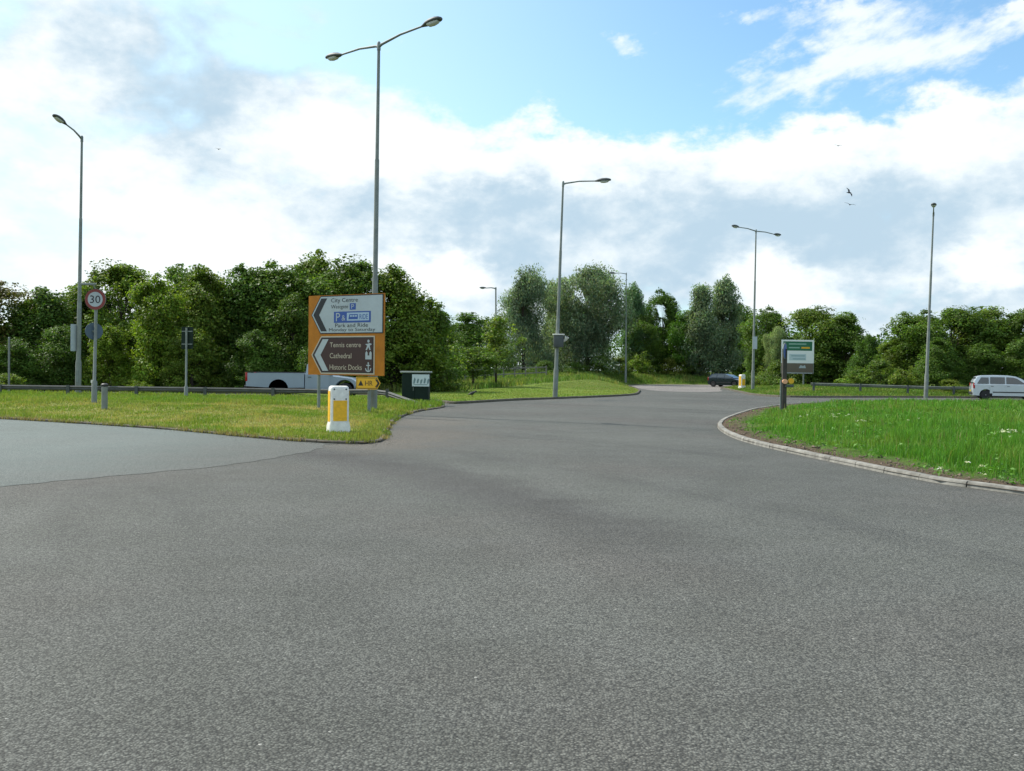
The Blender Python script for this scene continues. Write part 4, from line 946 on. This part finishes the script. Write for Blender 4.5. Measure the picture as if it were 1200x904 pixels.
def wheel(parent, x, y, r, w, name='wheel'):
    o = bpy.data.objects.new(name, None); COL.objects.link(o); o.parent = parent; o.location = (x, y, r)
    sy = -1 if y < 0 else 1; b = MB().use(RUB); rs = []
    for yy, rr in ((-w/2, r*.66), (-w/2, r*.93), (-w/2+.03, r), (w/2-.03, r), (w/2, r*.93), (w/2, r*.66)): rs.append([(rr*math.cos(2*math.pi*k/24), yy, rr*math.sin(2*math.pi*k/24)) for k in range(24)])
    b.rings(rs).build('tyre', o, smooth=40)
    c = MB().use(RIM); yo = sy*(w/2-.012); rs = [[(rr*math.cos(2*math.pi*k/24), yy, rr*math.sin(2*math.pi*k/24)) for k in range(24)] for rr, yy in ((r*.67, yo), (r*.60, yo+sy*.006), (r*.3, yo-sy*.012), (r*.1, yo+sy*.012))]
    c.rings(rs); c.use(PLAS)
    for k in range(7):
        t = 2*math.pi*k/7; u = Vector((math.cos(t), 0, math.sin(t))); v = Vector((-math.sin(t), 0, math.cos(t))); p_ = [u*r*.34-v*r*.05, u*r*.34+v*r*.05, u*r*.55+v*r*.10, u*r*.55-v*r*.10]
        c.add([(q.x, yo+sy*.008, q.z) for q in p_], [(0, 1, 2, 3)])
    c.build('rim', o, smooth=40); return o
def side_panel(mat_, poly, yw, off, s): return MB().use(mat_).add([(x, s*(yw(z)+off), z) for x, z in poly], [tuple(range(len(poly)))])
def car(name, label, loc, rz, paint, L, Wd, belt, roof, wb, r, low, cab, wins, doors, ws, rw, nose):
    o = thing(name, label, 'car', loc, rz); hw = Wd/2; xf = wb/2+nose; 
    def yw(z): return hw if z <= belt else hw-(z-belt)/(roof-belt)*.20
    poly = low; hull(paint, poly, yw, .06, .03, L/2).build('body', o, smooth=40)
    hull(paint, cab, lambda z: yw(z)-.004, .10, .02, L/2, .06).build('cabin', o, smooth=40)
    B(PLAS).box((0, 0, .30), (L*.86, Wd*.86, .22)).build('underbody', o)
    for s_ in (-1, 1):
        for w_ in wins: side_panel(GLASS, w_, yw, .006, s_).build('window', o, smooth=0)
        for d_ in doors:
            dd = side_panel(paint, d_, yw, .005, s_).build('door', o, smooth=0); x_ = min(q[0] for q in d_)
            B(PLAS).box((x_+.14, s_*(hw+.012), belt-.12), (.16, .02, .03)).build('handle', dd)
        B(PLAS).box((0, s_*(hw+.008), .50), (wb-r*2.6, .02, .07)).build('rubbing_strip', o)
        mi = B(paint).rbox((ws[0][0]-.05, s_*(hw+.06), belt+.09), (.10, .18, .12), .025).build('mirror', o, smooth=60)
        for x_ in (-wb/2, wb/2): wheel(o, x_, s_*(hw-.11), r, .20)
        B(HEAD).rbox((L/2-.16, s_*(hw-.30), belt-.26), (.24, .34, .15), .04).build('headlight', o, smooth=60); B(TAIL).rbox((-L/2+.09, s_*(hw-.15), belt-.10), (.12, .18, .36), .03).build('tail_light', o, smooth=60)
    for nm, q in (('windscreen', ws), ('rear_window', rw)):
        (xa, za), (xb, zb) = q; t = Vector((xb-xa, 0, zb-za)).normalized(); nn = Vector((-t.z, 0, t.x)); nn = nn if (nn.x > 0) == (nm == 'windscreen') else -nn
        B(GLASS).add([Vector((xa, -yw(za)+.14, za))+nn*.012, Vector((xa, yw(za)-.14, za))+nn*.012, Vector((xb, yw(zb)-.13, zb))+nn*.012, Vector((xb, -yw(zb)+.13, zb))+nn*.012], [(0, 1, 2, 3)]).build(nm, o, smooth=0)
    B(PLAS).rbox((L/2-.05, 0, .42), (.16, Wd*.80, .16), .04).build('bumper', o); B(PLAS).rbox((-L/2+.05, 0, .42), (.16, Wd*.80, .16), .04).build('bumper', o)
    B(PLATE).box((-L/2-.035, 0, .58), (.02, .5, .11)).build('number_plate', o); B(WHITE).box((L/2+.033, 0, .42), (.02, .5, .11)).build('number_plate', o)
    B(PLAS).tube([(-.75*L/2+.3, 0, roof-.03), (-.75*L/2+.12, 0, roof+.16)], [.008, .004], 6).build('aerial', o)
    return o
# silver people carrier
L, wb, r = 4.25, 2.66, .31; low = [(-2.08, .26), (-2.12, .45), (-2.12, .72), (-2.08, .98), (-1.0, 1.01), (.0, 1.0), (1.05, .97), (1.35, .93), (1.80, .82), (2.06, .66), (2.12, .48), (2.08, .26)]+[(wb/2+.37, .24)]+arch(wb/2, .37, .24)[1:-1]+[(wb/2-.37, .24), (-wb/2+.37, .24)]+arch(-wb/2, .37, .24)[1:-1]+[(-wb/2-.37, .24)]
cab = [(-2.07, .95), (-2.02, 1.22), (-1.86, 1.50), (-1.60, 1.585), (-.8, 1.615), (.0, 1.60), (.45, 1.545), (.80, 1.40), (1.36, .95)]
p = atd(1178.5, 470, 60.3); silver = car('people_carrier', 'silver people carrier driving along behind the roundabout at the right edge', (p.x, p.y, .0), R(-17), SILV, L, 1.74, 1.0, 1.6, wb, r, low, cab,
    [[(-1.86, 1.06), (-1.16, 1.06), (-1.16, 1.46), (-1.62, 1.46)], [(-1.08, 1.06), (-.20, 1.06), (-.20, 1.485), (-1.08, 1.485)], [(-.12, 1.06), (1.02, 1.04), (.52, 1.40), (.30, 1.47), (-.12, 1.485)]],
    [[(-1.10, .42), (-.17, .42), (-.17, .97), (-1.10, .97)], [(-.14, .42), (.86, .42), (1.0, .95), (-.14, .97)]], ((1.31, 1.0), (.84, 1.37)), ((-2.055, 1.05), (-1.89, 1.45)), .8); silver.scale = (.93,)*3
# dark blue hatchback
L, wb = 3.95, 2.5; low = [(-1.92, .26), (-1.97, .48), (-1.95, .78), (-1.86, .93), (-.9, .95), (.0, .94), (.95, .92), (1.25, .88), (1.70, .76), (1.93, .60), (1.97, .46), (1.93, .26)]+[(wb/2+.35, .23)]+arch(wb/2, .35, .23)[1:-1]+[(wb/2-.35, .23), (-wb/2+.35, .23)]+arch(-wb/2, .35, .23)[1:-1]+[(-wb/2-.35, .23)]
cab = [(-1.88, .90), (-1.72, 1.18), (-1.50, 1.36), (-1.1, 1.42), (-.4, 1.435), (.05, 1.40), (.40, 1.28), (1.15, .90)]
p = atd(852.5, 453, 97); dark = car('hatchback_car', 'dark blue hatchback on the far road behind the distant bollard', (p.x, p.y, .0), R(-43), NAVY, L, 1.66, .94, 1.42, wb, .30, low, cab,
    [[(-1.55, 1.0), (-.85, 1.0), (-.85, 1.30), (-1.38, 1.28)], [(-.78, 1.0), (.05, 1.0), (.05, 1.32), (-.78, 1.32)], [(.12, 1.0), (.90, .98), (.36, 1.24), (.12, 1.31)]],
    [[(-.80, .42), (.06, .42), (.06, .91), (-.80, .91)], [(.09, .42), (.85, .42), (.95, .90), (.09, .91)]], ((1.11, .95), (.44, 1.25)), ((-1.85, .98), (-1.52, 1.33)), .75); dark.scale = (.94,)*3
# pickup
p = atd(356, 466, 48.3)
pk = thing('pickup_truck', 'pale pickup truck passing behind the barrier and the orange sign', 'pickup truck', (p.x, p.y, .0), R(0))
L, hw, wb, r = 5.35, .88, 3.2, .37; xr = -1.05; xfw = xr+wb
def ywp(z): return hw if z <= 1.12 else hw-(z-1.12)/.65*.18
bedp = [(-2.62, .52), (-2.64, 1.18), (.20, 1.20), (.20, .48)]+[(xr+.47, .46)]+[(xr+.47*math.cos(t), .40+.47*math.sin(t)) for t in [.13+(math.pi-.26)*k/10 for k in range(11)]]+[(xr-.47, .46)]
for s_ in (-1, 1):
    m = MB().use(WHTP); n = len(bedp); ya, yb = s_*hw, s_*(hw-.10)
    m.rings([[(x, ya, z) for x, z in inset(bedp, .015)], [(x, ya-s_*.02, z) for x, z in bedp], [(x, yb, z) for x, z in bedp]]); m.build('bed_side', pk, smooth=40)
    B(PLAS).box((-1.22, s_*(hw-.05), 1.215), (2.82, .11, .03)).build('bed_rail', pk); B(TAIL).rbox((-2.60, s_*(hw-.06), .98), (.12, .14, .42), .02).build('tail_light', pk, smooth=60)
B(WHTP).box((-2.60, 0, .86), (.05, 1.55, .62)).build('tailgate', pk); B(PLAS).box((-1.21, 0, .56), (2.77, 1.56, .06)).build('bed_floor', pk); B(WHTP).box((.16, 0, .86), (.05, 1.56, .62)).build('bed_bulkhead', pk)
frontp = [(.22, .42), (.22, 1.14), (1.45, 1.12), (1.62, 1.08), (2.45, .98), (2.66, .86), (2.70, .60), (2.66, .40)]+[(xfw+.47, .40)]+[(xfw+.47*math.cos(t), .40+.47*math.sin(t)) for t in [.0+math.pi*k/10 for k in range(1, 10)]]+[(xfw-.47, .40)]
hull(WHTP, frontp, ywp, .05, .03, 2.7, .08).build('body', pk, smooth=40)
hull(WHTP, [(.24, 1.09), (.28, 1.60), (.38, 1.73), (.62, 1.76), (.88, 1.70), (1.58, 1.09)], lambda z: ywp(z)-.004, .09, .02, 2.7, .02).build('cabin', pk, smooth=40)
for s_ in (-1, 1):
    side_panel(GLASS, [(.42, 1.17), (1.32, 1.16), (.86, 1.62), (.46, 1.64)], ywp, .006, s_).build('window', pk, smooth=0)
    dd = side_panel(WHTP, [(.32, .50), (1.40, .50), (1.46, 1.10), (.32, 1.11)], ywp, .005, s_).build('door', pk, smooth=0); B(PLAS).box((.46, s_*(hw+.015), 1.0), (.16, .02, .03)).build('handle', dd)
    B(PLAS).rbox((1.42, s_*(hw+.10), 1.22), (.10, .20, .18), .03).build('mirror', pk); B(HEAD).rbox((2.56, s_*(hw-.24), .80), (.22, .34, .16), .04).build('headlight', pk, smooth=60)
    for x_ in (xr, xfw): wheel(pk, x_, s_*(hw-.12), r, .23)
t_ = [(1.52, 1.13), (.92, 1.665)]
B(GLASS).add([(1.535, -.70, 1.15), (1.535, .70, 1.15), (.945, .58, 1.66), (.945, -.58, 1.66)], [(0, 1, 2, 3)]).build('windscreen', pk, smooth=0); B(GLASS).add([(.232, -.62, 1.2), (.232, .62, 1.2), (.268, .55, 1.58), (.268, -.55, 1.58)], [(0, 1, 2, 3)]).build('rear_window', pk, smooth=0)
B(PLAS).rbox((2.66, 0, .50), (.18, 1.6, .20), .04).build('bumper', pk); B(PLAS).rbox((-2.68, 0, .50), (.14, 1.5, .14), .03).build('bumper', pk); B(PLAS).box((.1, 0, .42), (4.6, 1.3, .14)).build('chassis', pk); B(PLAS).box((2.705, 0, .80), (.02, .9, .16)).build('grille', pk)

# ------------------------------------------------------------------ birds
p = at(553, 465, .12); o = thing('crow', 'black crow standing on the mown lawn', 'bird', (p.x, p.y, hz(p.x, p.y)+.02), R(25)); o.scale = (1.15,)*3
b = MB().use(FEATH)
ctr = [(-.20, .10, .012, .03), (-.12, .125, .03, .045), (-.04, .145, .065, .06), (.05, .165, .07, .065), (.11, .195, .05, .05), (.145, .235, .038, .038), (.175, .25, .036, .036), (.205, .245, .02, .02), (.25, .235, .006, .006)]
b.rings([[(x, h*math.cos(2*math.pi*k/12), z+w*math.sin(2*math.pi*k/12)) for k in range(12)] for x, z, w, h in [(c[0], c[1], c[2], c[3]) for c in ctr]])
for s_ in (-1, 1): b.tube([(.02, s_*.03, .12), (.0, s_*.03, .05), (.015, s_*.03, 0.)], [.014, .007, .006], 6); b.tube([(-.02, s_*.03, .004), (.05, s_*.03, .004)], [.004, .004], 5)
b.build('body', o, smooth=60)
def bird(pxx, pyy, Y, rz, rx, label, s=1.):
    p = atd(pxx, pyy, Y); o = thing('flying_bird', label, 'bird', tuple(p), rz, 'birds in the sky'); o.rotation_euler = (rx, 0, rz); o.scale = (s,)*3
    b = MB().use(FEATH); b.rings([[(x, w*math.cos(2*math.pi*k/10), w*math.sin(2*math.pi*k/10)) for k in range(10)] for x, w in ((-.22, .012), (-.12, .03), (-.02, .05), (.08, .048), (.15, .03), (.20, .006))])
    for s_ in (-1, 1): b.rings([[(.08, s_*.03, .02), (-.06, s_*.03, .02), (-.06, s_*.03, .005), (.08, s_*.03, .005)], [(.10, s_*.22, .09), (-.04, s_*.22, .08), (-.04, s_*.22, .075), (.10, s_*.22, .08)], [(.0, s_*.46, .06), (-.05, s_*.46, .06), (-.05, s_*.46, .057), (.0, s_*.46, .057)]])
    b.build('body', o, smooth=40)
bird(995, 226, 70, R(20), R(50), 'small dark bird in flight, upper of two close together left of the end-on lamp')
bird(996, 240, 72, R(75), R(15), 'small dark bird in flight, lower of two close together left of the end-on lamp', .9)
bird(982, 171, 88, R(60), R(10), 'tiny single bird high in the white cloud right of centre', .8)
bird(256, 175, 90, R(80), R(10), 'tiny single bird under the grey cloud at the upper left', .8)

# ------------------------------------------------------------------ sun and sky
SUN_EL = R(48); sun_xy = Vector((-.83, .557))
sd_ = Vector((sun_xy.x*math.cos(SUN_EL), sun_xy.y*math.cos(SUN_EL), math.sin(SUN_EL)))
sl = bpy.data.lights.new('sun', 'SUN'); sl.energy = 3.9; sl.angle = R(.5); sl.color = (1., .95, .86)
so = bpy.data.objects.new('sun', sl); COL.objects.link(so); so.rotation_mode = 'QUATERNION'; so.rotation_quaternion = (-sd_).to_track_quat('-Z', 'Y'); so.location = (-60, 45, 80)
w = bpy.data.worlds.new('World'); sc.world = w; w.use_nodes = True; N, L = w.node_tree.nodes, w.node_tree.links
bg = N['Background']
sky = N.new('ShaderNodeTexSky'); sky.sky_type = 'NISHITA'; sky.sun_disc = False; sky.sun_elevation = SUN_EL; sky.sun_rotation = math.atan2(sun_xy.x, sun_xy.y)
sky.air_density = 1.; sky.dust_density = .6; sky.ozone_density = 1.6
tc = N.new('ShaderNodeTexCoord'); nv = N.new('ShaderNodeVectorMath'); nv.operation = 'NORMALIZE'; L.new(tc.outputs['Generated'], nv.inputs[0])
sp = N.new('ShaderNodeSeparateXYZ'); L.new(nv.outputs[0], sp.inputs[0])
def mm(op, *a): return mth(N, L, op, *a)
U = mm('MULTIPLY', mm('ARCTAN2', sp.outputs[0], sp.outputs[1]), 1150.); V = mm('MULTIPLY', mm('ARCSINE', sp.outputs[2]), 1150.)
def uv(x, y):
    az = math.atan((x-600)/1150); return az*1150, math.atan((433+.0122*(x-600)-y)/1150*math.cos(az))*1150
# the noise lives on azimuth and elevation, drawn out sideways, finer towards the horizon
cv = N.new('ShaderNodeCombineXYZ'); L.new(mm('DIVIDE', U, 150.), cv.inputs[0]); L.new(mm('DIVIDE', V, 95.), cv.inputs[1]); cv.inputs[2].default_value = 3.7
nz = N.new('ShaderNodeTexNoise'); nz.inputs['Scale'].default_value = 1.; nz.inputs['Detail'].default_value = 9; nz.inputs['Roughness'].default_value = .56; nz.inputs['Distortion'].default_value = .25
L.new(cv.outputs[0], nz.inputs['Vector'])
nb = N.new('ShaderNodeTexNoise'); nb.inputs['Scale'].default_value = .75; nb.inputs['Detail'].default_value = 5; nb.inputs['Roughness'].default_value = .5
off = N.new('ShaderNodeVectorMath'); off.operation = 'ADD'; off.inputs[1].default_value = (21.3, 8.1, 4.); L.new(cv.outputs[0], off.inputs[0]); L.new(off.outputs[0], nb.inputs['Vector'])
sc_ = N.new('ShaderNodeSeparateColor'); L.new(nb.outputs['Color'], sc_.inputs[0])
nw = N.new('ShaderNodeTexNoise'); nw.inputs['Scale'].default_value = 3.4; nw.inputs['Detail'].default_value = 7; nw.inputs['Roughness'].default_value = .6; L.new(off.outputs[0], nw.inputs['Vector'])
sw = N.new('ShaderNodeSeparateColor'); L.new(nw.outputs['Color'], sw.inputs[0])
Uw = mm('ADD', U, mm('MULTIPLY', mm('SUBTRACT', sc_.outputs[0], .5), 150.)); Vw = mm('ADD', V, mm('MULTIPLY', mm('SUBTRACT', sc_.outputs[1], .5), 75.))
Uw = mm('ADD', Uw, mm('MULTIPLY', mm('SUBTRACT', sw.outputs[0], .5), 95.)); Vw = mm('ADD', Vw, mm('MULTIPLY', mm('SUBTRACT', sw.outputs[1], .5), 70.))
def blob(x, y, rx, ry, rot=0.):
    u, v = uv(x, y); du, dv = mm('SUBTRACT', Uw, u), mm('SUBTRACT', Vw, v)
    if rot:
        c, s_ = math.cos(rot), math.sin(rot); du, dv = mm('ADD', mm('MULTIPLY', du, c), mm('MULTIPLY', dv, s_)), mm('SUBTRACT', mm('MULTIPLY', dv, c), mm('MULTIPLY', du, s_))
    a_ = mm('DIVIDE', du, rx); b_ = mm('DIVIDE', dv, ry)
    return mm('POWER', 2.718, mm('MULTIPLY', mm('ADD', mm('MULTIPLY', a_, a_), mm('MULTIPLY', b_, b_)), -1.))
def addup(base, L_):
    cur = base
    for wgt, args in L_: cur = mm('ADD', cur, mm('MULTIPLY', blob(*args), wgt)) if not isinstance(cur, float) else mm('ADD', mm('MULTIPLY', blob(*args), wgt), cur)
    return cur
cover = addup(.60, [(.26, (80, 180, 330, 260)), (.35, (480, 230, 220, 110)), (-.95, (860, 45, 330, 105)), (-.6, (1130, 20, 190, 85)), (-.45, (660, 95, 120, 50)), (-.40, (560, 60, 120, 60)),
    (.50, (760, 190, 330, 48)), (.55, (1130, 150, 190, 55, .18)), (.45, (900, 285, 420, 95)), (-.25, (470, 20, 160, 45))])
cover = mm('ADD', cover, mm('MULTIPLY', mm('SUBTRACT', nz.outputs['Fac'], .5), 1.9))
mask = rng_(N, L, cover, .39, .88)
wisp = addup(.0, [(1.1, (930, 75, 105, 32, .45)), (1.1, (1070, 65, 115, 38, .25)), (1., (724, 66, 34, 15)), (.7, (868, 28, 50, 10, .1)), (.9, (985, 8, 55, 16)), (.8, (1180, 12, 36, 12, .4))])
cv2 = N.new('ShaderNodeCombineXYZ'); L.new(mm('DIVIDE', mm('ADD', U, mm('MULTIPLY', V, .45)), 62.), cv2.inputs[0]); L.new(mm('DIVIDE', mm('SUBTRACT', V, mm('MULTIPLY', U, .35)), 26.), cv2.inputs[1])
nf = noise(N, L, cv2.outputs[0], 1., 8, .62)
wisp = mm('ADD', wisp, mm('MULTIPLY', mm('SUBTRACT', nf, .56), 2.1))
mask = mm('MAXIMUM', mask, rng_(N, L, wisp, .25, 1.20, 0., .9))
bright = addup(.58, [(.34, (60, 200, 260, 210)), (-.62, (215, 115, 140, 70)), (-.22, (160, 30, 130, 40)), (.50, (470, 170, 170, 60)), (.35, (730, 160, 260, 38)), (.40, (1130, 125, 160, 48, .12)), (-.28, (600, 245, 160, 36)),
    (-.30, (960, 250, 260, 50)), (-.40, (1000, 335, 330, 60)), (-.22, (560, 290, 120, 30)), (.75, (525, 318, 58, 24)), (.75, (905, 318, 44, 28)), (.5, (960, 338, 66, 20)), (.75, (1140, 318, 64, 24)), (.35, (260, 310, 110, 30)), (.25, (800, 345, 60, 20)), (.45, (980, 50, 260, 60))])
bright = mm('ADD', bright, mm('MULTIPLY', mm('SUBTRACT', nz.outputs['Fac'], .5), 1.5)); bright = mm('ADD', bright, mm('MULTIPLY', mm('SUBTRACT', sc_.outputs[2], .5), .35))
bright = mm('ADD', bright, mm('MULTIPLY', mm('SUBTRACT', sw.outputs[2], .5), .9)); bright = rng_(N, L, bright, .12, .92)
K = 10.                                      # colours are divided by the background strength of 0.1
ccol = mix(N, L, (.365*K, .482*K, .575*K), (.70*K, .745*K, .76*K), bright)
skyb = mix(N, L, sky.outputs[0], (1.15, 1.40, 1.40), 1., 'MULTIPLY')
haze = rng_(N, L, V, 0., 260., .45, .0)
skyc = mix(N, L, skyb, (.42*K, .52*K, .62*K), haze)
leftw = rng_(N, L, U, -650., 350., .75, .0); skyc = mix(N, L, skyc, (.62*K, .80*K, .86*K), leftw)
final = mix(N, L, skyc, ccol, mask)
L.new(final, bg.inputs['Color']); bg.inputs['Strength'].default_value = .1

# ------------------------------------------------------------------ render settings
sc.render.engine = 'CYCLES'
sc.view_settings.view_transform = 'Standard'; sc.view_settings.look = 'None'; sc.view_settings.exposure = .55; sc.view_settings.gamma = 1.; sc.view_settings.use_curve_mapping = False
sc.cycles.use_denoising = True
try: sc.cycles.denoiser = 'OPENIMAGEDENOISE'
except Exception: pass
sc.cycles.max_bounces = 6; sc.cycles.transparent_max_bounces = 4; sc.cycles.caustics_reflective = False; sc.cycles.caustics_refractive = False
sc.render.resolution_x = 1024; sc.render.resolution_y = 771
